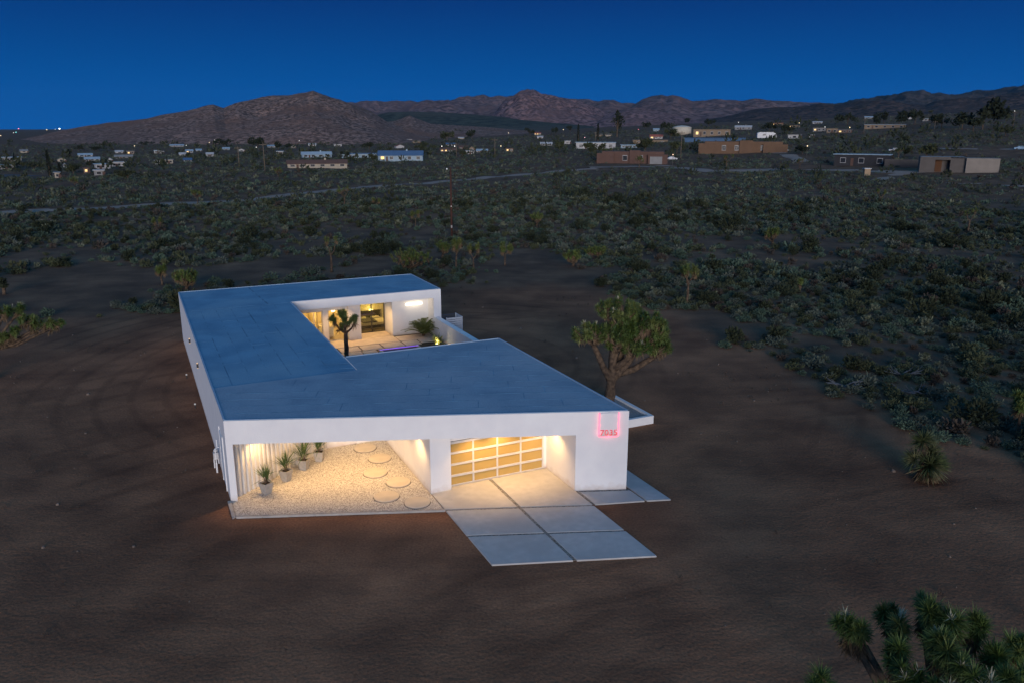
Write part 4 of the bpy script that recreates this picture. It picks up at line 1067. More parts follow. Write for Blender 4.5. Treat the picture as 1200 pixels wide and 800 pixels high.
# palm and uplit agave of the courtyard
random.seed(77)
pa = empty("dwarf_palm", hw(16.75, 23.1, .05), 0, "dark green dwarf palm against the white wall under the light bar", "palm")
m_ = MB()
m_.tube([(0, 0, -.05), (0, .02, .2)], [.14, .11], 8, mi=1)
for k in range(64):
    a_ = k * 2.4; up = random.uniform(.6, 3.2); d = Vector((math.cos(a_), math.sin(a_), up)).normalized(); L = random.uniform(1.5, 2.3)
    P = [Vector((0, 0, .18)) + d * L * t + Vector((0, 0, -.45 * L * t * t)) for t in np.linspace(0, 1, 7)]
    m_.tube(P, .012, 4, mi=0)
    for i in range(1, 7):
        t_ = (P[i] - P[i-1]).normalized()
        for q in range(4):
            o_ = P[i-1].lerp(P[i], q / 4); sd = t_.cross(Vector((0, 0, 1))).normalized()
            for sg_ in (-1, 1): m_.leaf(o_, (sd * sg_ + t_ * .8 + Vector((0, 0, .2))), .34 * (1.1 - i / 9), .035, .25)
m_.build("fronds", [PALM, BARK], pa)
ag = empty("agave", hw(16.9, 20.4, .08), 0, "small agave glowing yellow from a lamp at its foot", "agave")
m_ = MB(); rosette(m_, Vector((0, 0, .15)), Vector((0, 0, 1)), 90, .72, .12, 1.1, .05); m_.build("leaves", AGAVE, ag)
up = empty("garden_uplight", hw(16.75, 20.15, .08), 0, "small garden uplight at the agave's foot by the courtyard wall", "garden lamp")
m_ = MB(); m_.lathe([(.05, 0), (.05, .1)], 10); m_.build("housing", DFRAME, up)
m_ = MB(); m_.lathe([(.04, .101), (.03, .115)], 10); m_.build("lens", WARM_E, up)
spot("uplight_lamp", (0, 0, .25), 16, up, kind='POINT', color=(1, .75, .3), rad=.03)

def bush_quads(n, rx, rz, leaf, seed, tall=0.0, lobes=5):
    """leaf quads in a lumpy dome -> (n,4,3)"""
    g = np.random.default_rng(seed)
    cen = g.normal(0, .27, (lobes, 3)) * [rx, rx, 0] + np.c_[np.zeros((lobes, 2)), g.uniform(.35, .62, lobes) * rz]
    lr = g.uniform(.38, .62, lobes)
    k = g.integers(0, lobes, n)
    v = g.normal(0, 1, (n, 3)); v /= np.linalg.norm(v, axis=1)[:, None]
    r = lr[k] * g.uniform(.55, 1.0, n) ** .6
    p = cen[k] + v * np.c_[r * rx, r * rx, r * rz * .85]
    p[:, 2] = np.abs(p[:, 2]) + .02
    a = v + g.normal(0, .55, (n, 3)); a[:, 2] += .5 + tall; a /= np.linalg.norm(a, axis=1)[:, None]
    b = np.cross(a, g.normal(0, 1, (n, 3))); b /= np.linalg.norm(b, axis=1)[:, None]
    L = leaf * g.uniform(.6, 1.3, n)[:, None]; W = L * .42
    Q = np.stack([p - b * W * .6, p + b * W * .6, p + a * L + b * W * .4, p + a * L - b * W * .4], 1)
    if n < 60: return Q
    far_ = np.argsort(-np.linalg.norm(p, axis=1))[:16]; ns_ = lobes + 16 + 14; tip = np.concatenate([cen, p[far_], p[g.integers(0, n, 14)]])      # woody stems from the foot into the lobes
    sd = np.c_[g.normal(0, 1, (ns_, 2)), np.zeros(ns_)]; sd /= np.linalg.norm(sd, axis=1)[:, None]
    st = np.stack([sd * .025 - [0, 0, .05], -sd * .025 - [0, 0, .05], tip - sd * .012, tip + sd * .012], 1)
    return np.concatenate([Q, st])

def quads_mesh(name, Q, mats, mi=None):
    V = Q.reshape(-1, 3); Fq = np.arange(len(V)).reshape(-1, 4)
    return np_mesh(name, V, Fq, mats, mi)

# ------------------------------------------------------------------ the far settlement
HW = {}
def hm(c):
    k = tuple(round(x, 3) for x in c)
    if k not in HW: HW[k] = mat("house_paint_%d" % len(HW), c, tuple(x * .85 for x in c), .6, .85)
    return HW[k]
WHT, CRM, TAN, ADB, ADO, GRY, BLU, SKY_, DRK, RED, BRN, LBL = (.46, .46, .46), (.40, .35, .27), (.24, .18, .125), (.12, .07, .055), (.15, .09, .055), (.25, .25, .25), (.07, .14, .25), (.24, .34, .42), (.035, .035, .04), (.32, .10, .07), (.12, .07, .055), (.30, .40, .47)
def far_house(px, py, wpx, hpx, label, wall=WHT, roofc=GRY, style="gable", nwin=3, lit=0, ang=0.0, dep=.45, garage=False, cat="house"):
    wpx *= (.86 if wpx < 30 else 1); hpx *= (.85 if wpx < 30 else 1)
    p, s = R(px, py); W = wpx * s; Ht = max(2.0, hpx * s); D = max(4.0, W * dep)
    view = math.atan2(-p.x, p.y)
    e = empty({"house": "desert_house", "shed": "shed", "trailer": "trailer"}.get(cat, "desert_house"), (p.x + math.sin(-view) * D / 2, p.y + D / 2, p.z - .1), view + ang, label, cat)
    x0, x1, y0, y1 = -W / 2, W / 2, -D / 2, D / 2
    m_ = MB()
    if style == "gable":
        wh = Ht * .58; m_.box(x0, x1, y0, y1, -.6, wh)
        for xx in (x0, x1): 
            t_ = [(xx, y0, wh), (xx, y1, wh), (xx, 0, Ht - .12)]; m_.face(t_ if xx > 0 else t_[::-1])
        m_.build("wall", hm(wall), e)
        r_ = MB(); o_ = .35; zl = wh - .12; k = .14
        for a_, b_ in ((y0 - o_, 0), (y1 + o_, 0)):
            r_.face([(x0 - o_, a_, zl), (x1 + o_, a_, zl), (x1 + o_, 0, Ht), (x0 - o_, 0, Ht)] if a_ < 0 else [(x1 + o_, a_, zl), (x0 - o_, a_, zl), (x0 - o_, 0, Ht), (x1 + o_, 0, Ht)])
            r_.face([(x0 - o_, a_, zl - k), (x1 + o_, a_, zl - k), (x1 + o_, a_, zl), (x0 - o_, a_, zl)])
        rf = r_.build("roof", hm(roofc), e)
        if W > 12: 
            c_ = MB(); c_.box(W * .12, W * .12 + .7, -.3, .4, Ht - .4, Ht + .6); c_.build("chimney", hm(wall), rf)
    elif style == "gable_end":
        wh = Ht * .6; m_.box(x0, x1, y0, y1, -.6, wh)
        m_.face([(x0, y0, wh), (x1, y0, wh), (0, y0, Ht - .1)]); m_.face([(x1, y1, wh), (x0, y1, wh), (0, y1, Ht - .1)]); m_.build("wall", hm(wall), e)
        r_ = MB(); o_ = .3
        r_.face([(x0 - o_, y0 - o_, wh - .15), (0, y0 - o_, Ht), (0, y1 + o_, Ht), (x0 - o_, y1 + o_, wh - .15)]); r_.face([(0, y0 - o_, Ht), (x1 + o_, y0 - o_, wh - .15), (x1 + o_, y1 + o_, wh - .15), (0, y1 + o_, Ht)])
        r_.build("roof", hm(roofc), e)
    else:
        wh = Ht - (.25 if style == "flat" else 0); m_.box(x0, x1, y0, y1, -.6, wh)
        if style == "adobe":
            m_.box(x0 - W * .08, x0 + W * .2, y0 - 1.2, y0 + 2, -.6, wh * .86); m_.box(x0 + W * .45, x0 + W * .62, y0 - .8, y0 + 2, -.6, wh * 1.1); m_.box(x1 - W * .25, x1 + W * .06, y0 - 2.0, y0 + 1, -.6, wh * .78)
        o = m_.build("wall", hm(wall), e)
        r_ = MB(); oo = .4 if style == "flat" else -.3
        r_.box(x0 - oo, x1 + oo, y0 - oo, y1 + oo, wh + .002, wh + .25 if style == "flat" else wh + .03); r_.build("roof", hm(roofc), e)
    wh = Ht * (.58 if style.startswith("gable") else .85)
    yf = y0 - (.02 if style != "adobe" else .02)
    for i in range(nwin):
        cx = x0 + W * (i + .5) / nwin; ww = min(1.6, W / nwin * .45)
        f_ = MB(); f_.box(cx - ww / 2 - .1, cx + ww / 2 + .1, yf - .05, yf + .03, wh * .30, wh * .82); wn_ = f_.build("window", hm(WHT if wall != WHT else GRY), e)
        g_ = MB(); g_.box(cx - ww / 2, cx + ww / 2, yf - .07, yf - .052, wh * .34, wh * .78); g_.build("pane", PANE_LIT if i < lit else PANE_DARK, wn_)
    if nwin:
        cx = x0 + W * .5 / nwin + W / nwin * .5; f_ = MB(); f_.box(cx - .45, cx + .45, yf - .05, yf + .02, 0, wh * .78); f_.build("door", hm(BRN), e)
    if garage:
        f_ = MB(); f_.box(x1 - W * .22, x1 - .6, y0 - 2.06, y0 - 2.005, 0, wh * .72); f_.build("garage_door", hm(GRY), e)
    return e
HOUSES = [
 # left field
 (8,199,16,3.5,"bluish flat roofed house at the far left picture edge",GRY,SKY_,"flat",2,0),
 (14,189,22,3,"long low grey house behind the far left road end",GRY,LBL,"flat",2,0),
 (28,179,9,3,"small pale house high at the far left below the hill",CRM,GRY,"gable",1,0),
 (72,190,10,4.5,"cream little house right of the tall cypress top",CRM,CRM,"gable_end",1,0),
 (67,209,6,4,"tiny pale shed at the foot of the two cypresses",CRM,GRY,"flat",1,0,0,.6,False,"shed"),
 (76,197,4,3.5,"small white shed between cypress and long white house",WHT,WHT,"gable_end",0,0,0,.8,False,"shed"),
 (100,184,17,3.5,"house with bright blue-white roof left of the grey roofed ones",WHT,LBL,"gable",2,0),
 (108,189,18,3.5,"white long house just below the bright blue-white roof",WHT,LBL,"gable",3,0),
 (129,190,6,4.5,"white narrow house front with one dark window",WHT,WHT,"gable_end",1,0),
 (145,186,22,4,"grey roofed dark house right of the narrow white front",GRY,GRY,"gable",3,0),
 (120,198,18,2.6,"long white trailer house, left one of two end to end",WHT,LBL,"flat",3,0,.12),
 (139,195.5,18,2.6,"long white trailer house, right one of two end to end",WHT,WHT,"flat",3,0,.1),
 (101,203,6,5,"small house with glowing yellow window on the left plain",TAN,BRN,"flat",1,1),
 (116,206,12,2.5,"flat white roofed hut below the white trailers",GRY,WHT,"flat",1,0),
 (140,180,10,3,"white gable below the dark trees at the hill foot",WHT,WHT,"gable",1,0),
 (153,181,9,3,"tan house with a yellow porch light at the hill foot",TAN,GRY,"flat",2,1),
 (185,180,9,3,"white roofed house left of the steep white gable",WHT,LBL,"flat",2,0),
 (190,180,5,4.5,"steep white gable beside the dark hill foot trees",WHT,WHT,"gable_end",1,0),
 (185,193,7,2.5,"little white hut in the brush left of the cream block",WHT,GRY,"flat",1,0),
 (198,192,10,4,"cream block house in the brush with blue roofed neighbour",CRM,GRY,"flat",2,0),
 (220,190,10,3.5,"blue grey roofed house right of the cream block",GRY,BLU,"gable",2,0),
 (207,172,18,3,"long pale roof at the foot of the boulder hill",GRY,LBL,"gable",3,0),
 (214,183,8,3,"white cottage under the long pale roof",WHT,WHT,"gable",1,0),
 (222,179,9,3,"white cottage with lit window below the hill trees",WHT,LBL,"gable",2,1),
 (233,178,7,3,"small white cottage right of the lit cottage",WHT,LBL,"gable",1,0),
 (246,183,9,3,"white house pair end near the slanted grey track",WHT,WHT,"gable",2,0),
 (265,176,9,3.5,"pale blue house under the dark hill foot trees",LBL,LBL,"gable",2,0),
 (283,178,8,3.5,"white house with slanted roof left of the crossarm pole",WHT,WHT,"gable_end",1,0),
 # centre
 (318,173,10,3.5,"white blue house right of the crossarm pole",WHT,LBL,"gable",2,0),
 (328,181,9,3,"low white house below the white blue one",WHT,LBL,"flat",2,0),
 (344,174,6,4,"little cream gable amid dark bushes",CRM,WHT,"gable_end",1,0),
 (372,197,68,9.5,"long ranch house with brown roof and cream walls",CRM,BRN,"gable",6,0,.04,.2),
 (402,196,13,5.5,"cream gable end standing at the right of the brown roofed ranch",CRM,CRM,"gable_end",1,0),
 (371,185,34,7,"house with broad pale blue hip roof above the brown ranch",LBL,LBL,"gable",4,0,.1,.3),
 (421,186,40,6,"long pale blue building left of the big blue roofed house",LBL,BLU,"flat",4,0),
 (470,189,52,12,"big blue roofed house with pale blue front and white windows",LBL,BLU,"gable",5,1,-.08,.32),
 (366,171,10,3,"white roofed cottage left of the terracotta roofs",WHT,WHT,"gable",2,0),
 (391,167,14,3.5,"terracotta roofed house at the hill foot",CRM,RED,"gable",2,0),
 (396,172,10,3,"white house below the terracotta roof",WHT,WHT,"flat",2,0),
 (412,161,7,2.5,"blue roofed speck of a house highest at the hill foot",WHT,LBL,"gable",1,0),
 (424,161,8,2.8,"white speck of a house highest at the hill foot",WHT,WHT,"gable",1,0),
 (441,166,7,2.5,"pale cottage left of the olive trees below the knoll",CRM,WHT,"gable",1,0),
 (452,166,7,2.5,"tan cottage left of the olive trees below the knoll",TAN,CRM,"gable",1,0),
 (468,174,11,5,"white shed with orange sloped roof above the big blue house",WHT,RED,"gable_end",0,0,.3,.8,False,"shed"),
 (476,167,16,4,"house with long white roof below the knoll",TAN,WHT,"flat",2,0),
 (488,168,10,3.5,"tan gabled house right of the long white roof",TAN,TAN,"gable",1,0),
 (525,178,21,5.5,"dark roofed house with two bright porch lights",GRY,BRN,"gable",4,2),
 (528,171,12,4,"blue roof peeking above the house with two porch lights",GRY,BLU,"gable",2,0),
 (543,175,12,5,"brown roofed house right of the two porch lights",BRN,BRN,"gable",2,0),
 (553,177,7,6,"orange tan gable front beside the white boxy house",TAN,TAN,"gable_end",1,0),
 (551,181,11,4.5,"white boxy house below the orange tan gable",WHT,WHT,"flat",2,0),
 (565,179,15,5,"long white house with blue-white roof right of the tan gable",WHT,LBL,"gable",3,0),
 (541,163,9,2.5,"pale cottage under the round dark trees",CRM,WHT,"gable",1,0),
 (574,159,7,2.5,"tan cottage high on the plain left of the field lights",TAN,CRM,"gable",1,0),
 (597,178,10,4,"tan house with yellow window at the pole's right",TAN,BRN,"flat",2,1),
 (630,158,9,3,"warm lit house on the plain left of the first cypress",CRM,RED,"gable",3,2),
 (633,162,8,3,"white roofed cottage below the warm lit house",WHT,WHT,"gable",2,0),
 (640,171,16,5,"grey white house amid scrub left of the first cypress",GRY,WHT,"gable",2,0),
 (665,169,8,4.5,"pinkish white box house left of the first cypress",WHT,WHT,"flat",1,0),
 (698,175,46,8,"long white building with blue roof behind the brown adobe",WHT,LBL,"flat",4,0),
 (737,174,22,5,"pale teal low house right of the long white building",LBL,LBL,"flat",3,0),
 (742,192,72,14,"brown adobe house with pale garage door and flat roofs",ADB,BRN,"adobe",4,0,-.06,.35,True),
 (702,160,9,3.5,"tan house between the second cypress and the tall tree",TAN,TAN,"gable",1,0),
 (713,160,8,3.5,"cream house at the foot of the tall bare tree",CRM,TAN,"gable",1,0),
 (769,163,17,6,"white house with red tiled roof and porch light",WHT,RED,"gable",3,1),
 (769,154,8,4,"pale blue cottage behind the red tiled roof",LBL,LBL,"gable",1,0),
 (762,168,40,3.5,"long ochre garden building before the red tiled house",TAN,TAN,"flat",3,0),
 # right
 (834,160,42,8,"low tan house with blue door and one orange lit window",TAN,TAN,"flat",5,1),
 (871,152,22,5.5,"house with broad white roof on the right slope",GRY,WHT,"gable",3,0),
 (870,180,88,13.5,"wide orange adobe house of stepped blocks",ADO,ADO,"adobe",6,0,.05,.28),
 (838,166,70,4,"long blue solar carport behind the orange adobe",BLU,BLU,"flat",0,0),
 (931,163,17,6,"white shed with flat roof right of the camper trailer",WHT,GRY,"flat",1,0,0,.6,False,"shed"),
 (951,162,6,4,"small round ended white trailer right of the white shed",WHT,WHT,"flat",1,0,0,.6,False,"trailer"),
 (910,147,18,3,"long terracotta lit roof on the upper right slope",TAN,RED,"flat",2,1),
 (930,150,16,3,"tan house below the long terracotta roof",TAN,TAN,"flat",3,1),
 (958,145,12,3,"white roof highest on the right slope before the trees",WHT,WHT,"gable",2,0),
 (960,154,16,4.5,"grey house with a lit porch on the right slope",GRY,GRY,"flat",3,1),
 (975,156,14,6,"tan twin towered house on the right slope",TAN,TAN,"flat",2,0),
 (990,156,18,4,"dark house with bright yellow window right of the twin towers",BRN,GRY,"flat",3,1),
 (1018,139,10,3,"small house with pale blue roof above the upper pole",GRY,LBL,"gable",1,0),
 (1037,151,44,5,"long flat roofed house with pale stone end on the right slope",TAN,LBL,"flat",5,0),
 (1066,140,5,6,"white pointed gable between the dark slope trees",WHT,WHT,"gable_end",0,0),
 (1167,136,6,3,"white hut alone on the far right slope",WHT,WHT,"flat",1,0),
 (1085,142,8,2.5,"bluish hut between the slope trees",GRY,SKY_,"flat",1,0),
 (1010,195,60,14,"dark flat roofed house with white framed windows",DRK,LBL,"flat",3,0,-.12,.3),
]
TOWN_CLEAR = []
for h_ in HOUSES:
    p, s = R(h_[0], h_[1]); TOWN_CLEAR.append((h_[0], h_[1], h_[2] * s * .42))
    far_house(*h_)
TOWN_CLEAR += [(760, 193, 9), (720, 193, 8), (985, 199, 12), (1050, 200, 10), (940, 197, 10), (1100, 204, 10), (1140, 205, 8), (1015, 205, 5), (955, 200, 8), (915, 185, 7)]

# the grey low walled house at right, built of three plain blocks
p, s = R(1120, 203)
bh = empty("block_house", p, math.atan2(-p.x, p.y) + .1, "grey block house with dark brown entrance recess and a pale right wing", "house")
m_ = MB(); W = 50 * s; hgt = 18 * s
m_.box(-W * .78, -W * .46, 0, 7, -.6, hgt); m_.box(-W * .46, -W * .14, 2.2, 7, -.6, hgt); m_.box(-W * .14, W * .18, 0, 7, -.6, hgt * .93); m_.box(-W * .46, -W * .14, 0, 2.19, hgt * .82, hgt)
m_.build("wall", hm((.11, .098, .09)), bh)
m_ = MB(); m_.box(W * .181, W * .86, -1, 6, -.6, hgt * .95); m_.build("pale_wing", hm((.25, .22, .19)), bh)
m_ = MB(); m_.box(-W * .44, -W * .30, 2.1, 2.19, 0, hgt * .8); m_.build("door", hm((.10, .047, .023)), bh)
m_ = MB(); m_.box(-W * .77, W * .17, .15, 6.9, hgt + .002, hgt + .04); m_.build("roof", hm(GRY), bh)
p, s = R(1060, 197)
gw = empty("garden_wall", p, math.atan2(-p.x, p.y) - .05, "long low dark wall joining the dark house and the block house", "wall")
m_ = MB(); m_.box(-22 * s, 22 * s, 0, .3, -.5, 9 * s); m_.build("masonry", hm((.10, .09, .085)), gw)
m_ = MB(); m_.box(-22 * s, 22 * s, -.05, .35, 9 * s + .003, 9 * s + .1); m_.build("coping", hm((.14, .13, .12)), gw)
p, s = R(1015, 206)
gp = empty("gate_pillar", p, 0, "square tan gate pillar with white cap beside the far driveway", "pillar")
m_ = MB(); m_.box(-3.4 * s, 3.4 * s, -3 * s, 3 * s, -.3, 7.5 * s); m_.build("shaft", hm((.34, .25, .16)), gp)
m_ = MB(); m_.box(-4 * s, 4 * s, -3.6 * s, 3.6 * s, 7.5 * s + .003, 8.6 * s); m_.build("cap", hm(WHT), gp)

# water tank
p, s = R(801, 158)
wt = empty("water_tank", p + Vector((0, 11 * s, 0)), 0, "large pale round water tank with shallow domed roof", "water tank")
m_ = MB(); r = 11 * s; h_ = 8.2 * s; m_.lathe([(r, -.5), (r, h_)], 40); m_.build("tank_body", hm((.55, .50, .40)), wt, True)
m_ = MB(); m_.lathe([(r * 1.02, h_ + .01), (r * .98, h_ + .2), (r * .5, h_ + 1.1), (.3, h_ + 1.5)], 40); m_.build("roof", hm((.58, .54, .46)), wt, True)

# camper trailer
p, s = R(898, 163)
ct = empty("camper_trailer", p, math.atan2(-p.x, p.y) + .25, "white camper trailer with dark side window near the orange adobe", "trailer")
W = 11 * s; h_ = 7.5 * s
m_ = MB(); pr = [(-W, .5), (W * .8, .5), (W, .9), (W * .9, h_ * .8), (W * .6, h_), (-W * .8, h_), (-W, h_ * .85)]
for y in (-1.2, 1.2):
    f_ = [(x, y, z) for x, z in pr]; m_.face(f_ if y < 0 else f_[::-1])
for i in range(len(pr)):
    a_, b_ = pr[i], pr[(i + 1) % len(pr)]; m_.face([(a_[0], -1.2, a_[1]), (a_[0], 1.2, a_[1]), (b_[0], 1.2, b_[1]), (b_[0], -1.2, b_[1])])
m_.build("body", hm((.7, .7, .7)), ct)
m_ = MB(); m_.box(-W * .45, -W * .1, -1.24, -1.21, h_ * .5, h_ * .75); m_.build("window", PANE_DARK, ct)
for x in (-W * .25, W * .25):
    m_ = MB()
    m_.tube([(x, -1.15, .4), (x, -.9, .4)], .4, 14); m_.build("wheel", DFRAME, ct)

# parked cars
def car(px, py, wpx, paint, label, ang, pickup=False):
    p, s = R(px, py); L = 4.6
    e = empty("parked_car", p, math.atan2(-p.x, p.y) + ang, label, "car", "cars parked by the far houses")
    prof = [(-2.3, .35), (2.3, .35), (2.3, .85), (1.2, .98), (.7, 1.5), (-.6, 1.5), (-.75 if pickup else -1.5, 1.0), (-2.3, .98)]
    m_ = MB()
    for y in (-.88, .88):
        f_ = [(x, y * (.86 if z > 1.2 else 1), z) for x, z in prof]; m_.face(f_ if y < 0 else f_[::-1])
    for i in range(len(prof)):
        a_, b_ = prof[i], prof[(i + 1) % len(prof)]; ka = .86 if a_[1] > 1.2 else 1; kb = .86 if b_[1] > 1.2 else 1
        m_.face([(a_[0], -.88 * ka, a_[1]), (a_[0], .88 * ka, a_[1]), (b_[0], .88 * kb, b_[1]), (b_[0], -.88 * kb, b_[1])])
    bevel(m_.build("body", hm(paint), e), .08)
    m_ = MB(); m_.face([(-.55, -.84, 1.05), (.95, -.86, 1.05), (.62, -.79, 1.42), (-.5, -.79, 1.42)]); m_.build("window", PANE_DARK, e)
    for x in (-1.4, 1.4):
        for y in (-.9, .72):
            m_ = MB(); m_.tube([(x, y, .34), (x, y + .2, .34)], .34, 14); m_.build("wheel", DFRAME, e)
car(787, 188, 10, (.6, .62, .66), "white car parked right of the brown adobe garage", .2)
car(1048, 178, 12, (.4, .42, .46), "grey pickup parked behind the dark house", .15, True)
car(1196, 176, 12, (.25, .38, .5), "pale blue car parked at the right edge by the upper road", .1)
car(918, 178, 8, (.45, .47, .5), "silver car parked right of the orange adobe", .9)

# ------------------------------------------------------------------ utility poles
def pole(px, py, top, label, m=PALEWOOD, arm=True, r=.15):
    p, s = R(px, py); h_ = (py - top) * s
    e = empty("utility_pole", p, math.atan2(-p.x, p.y), label, "utility pole", "utility poles across the plain")
    m_ = MB(); m_.tube([(0, 0, -.5), (0, 0, h_ * .5), (0, 0, h_)], [r, r * .85, r * .7], 10); m_.build("shaft", m, e, True)
    if arm:
        m_ = MB(); m_.box(-1.3, 1.3, -.17, -.05, h_ - .9, h_ - .72); m_.build("crossarm", m, e)
        for x in (-1.1, -.4, .4, 1.1):
            m_ = MB(); m_.lathe([(.05, 0), (.08, .08), (.05, .18)], 8, (x, -.11)); o = m_.build("insulator", DFRAME, e); o.location = (0, 0, h_ - .715)
    return e
bp_ = pole(529.5, 279, 198, "brown utility pole without crossarm standing behind the house", WOOD, False, .17)
m_ = MB(); m_.box(-.11, .11, -.24, -.171, 1.5, 1.9); m_.build("meter_box", POT, bp_)
m_ = MB(); m_.box(-.06, .06, -.2, -.13, 4.6, 4.75); m_.build("reflector", ALU, bp_)
for a_ in ((310.5, 200, 168, "utility pole with crossarm left of the brown roofed ranch"), (280.5, 196, 172, "thin utility pole left of the crossarm pole"), (580, 186, 163, "utility pole right of the long white house"), (535, 184, 168, "short utility pole by the dark roofed house"),
           (797.5, 187, 155, "pale utility pole before the water tank"), (1012, 158, 140, "utility pole on the right slope below the trees"), (1187, 148, 131, "utility pole at the far right slope edge"), (1095, 152, 142, "short utility pole among the slope brush"), (697.5, 167, 155, "thin utility pole beside the second cypress")):
    pole(*a_)

# ------------------------------------------------------------------ far trees
def far_tree(px, py, top, wpx, label, m=TREE_G, kind="round", n=420, seed=0):
    p, s = R(px, py); h_ = (py - top) * s; w_ = wpx * s
    g = np.random.default_rng(500 + seed)
    e = empty({"round": "desert_tree", "cypress": "cypress_tree", "tall": "tall_tree"}[kind], p, 0, label, "tree", {"round": "dark trees among the far houses", "cypress": "pencil cypresses on the plain", "tall": "tall trees among the far houses"}[kind])
    if kind == "cypress":
        z = g.uniform(.04, 1, n); rr = w_ / 2 * np.sin(np.pi * np.clip(z, 0.02, .98) ** .7) ** .8 * g.uniform(.5, 1, n); a = g.uniform(0, 6.28, n)
        c = np.c_[rr * np.cos(a), rr * np.sin(a), z * h_]; up = 1.2; L = w_ * .32
    else:
        nl = 9; cen = np.c_[g.normal(0, .25, (nl, 2)) * w_, (g.uniform(.42, .86, nl) if kind == "round" else g.uniform(.3, .92, nl)) * h_]
        k = g.integers(0, nl, n); v = g.normal(0, 1, (n, 3)); v /= np.linalg.norm(v, axis=1)[:, None]
        rad = g.uniform(.14, .28, nl)[k]; c = cen[k] + v * np.c_[rad * w_, rad * w_, rad * h_ * .8] * g.uniform(.5, 1, n)[:, None]; c[:, 2] = np.maximum(c[:, 2], .3); up = .2; L = min(w_, h_) * .14
    a1 = g.normal(0, 1, (n, 3)); a1[:, 2] += up; a1 /= np.linalg.norm(a1, axis=1)[:, None]; b1 = np.cross(a1, g.normal(0, 1, (n, 3))); b1 /= np.linalg.norm(b1, axis=1)[:, None]
    LL = L * g.uniform(.6, 1.3, n)[:, None]
    Q = np.stack([c - b1 * LL * .35, c + b1 * LL * .35, c + a1 * LL + b1 * LL * .2, c + a1 * LL - b1 * LL * .2], 1)
    link_mesh("crown", quads_mesh("crown", Q, [m]), e)
    t_ = MB(); r = max(.15, h_ * .022); t_.tube([(0, 0, -.4), (r * .4, 0, h_ * .35), (0, 0, h_ * .7)], [r * 1.3, r, r * .5], 7)
    if kind != "cypress":
        for q in range(4): t_.tube([(0, 0, h_ * .3), (math.cos(q * 1.6) * w_ * .25, math.sin(q * 1.6) * w_ * .25, h_ * .65)], [r * .7, r * .3], 5)
    t_.build("trunk", BARK, e)
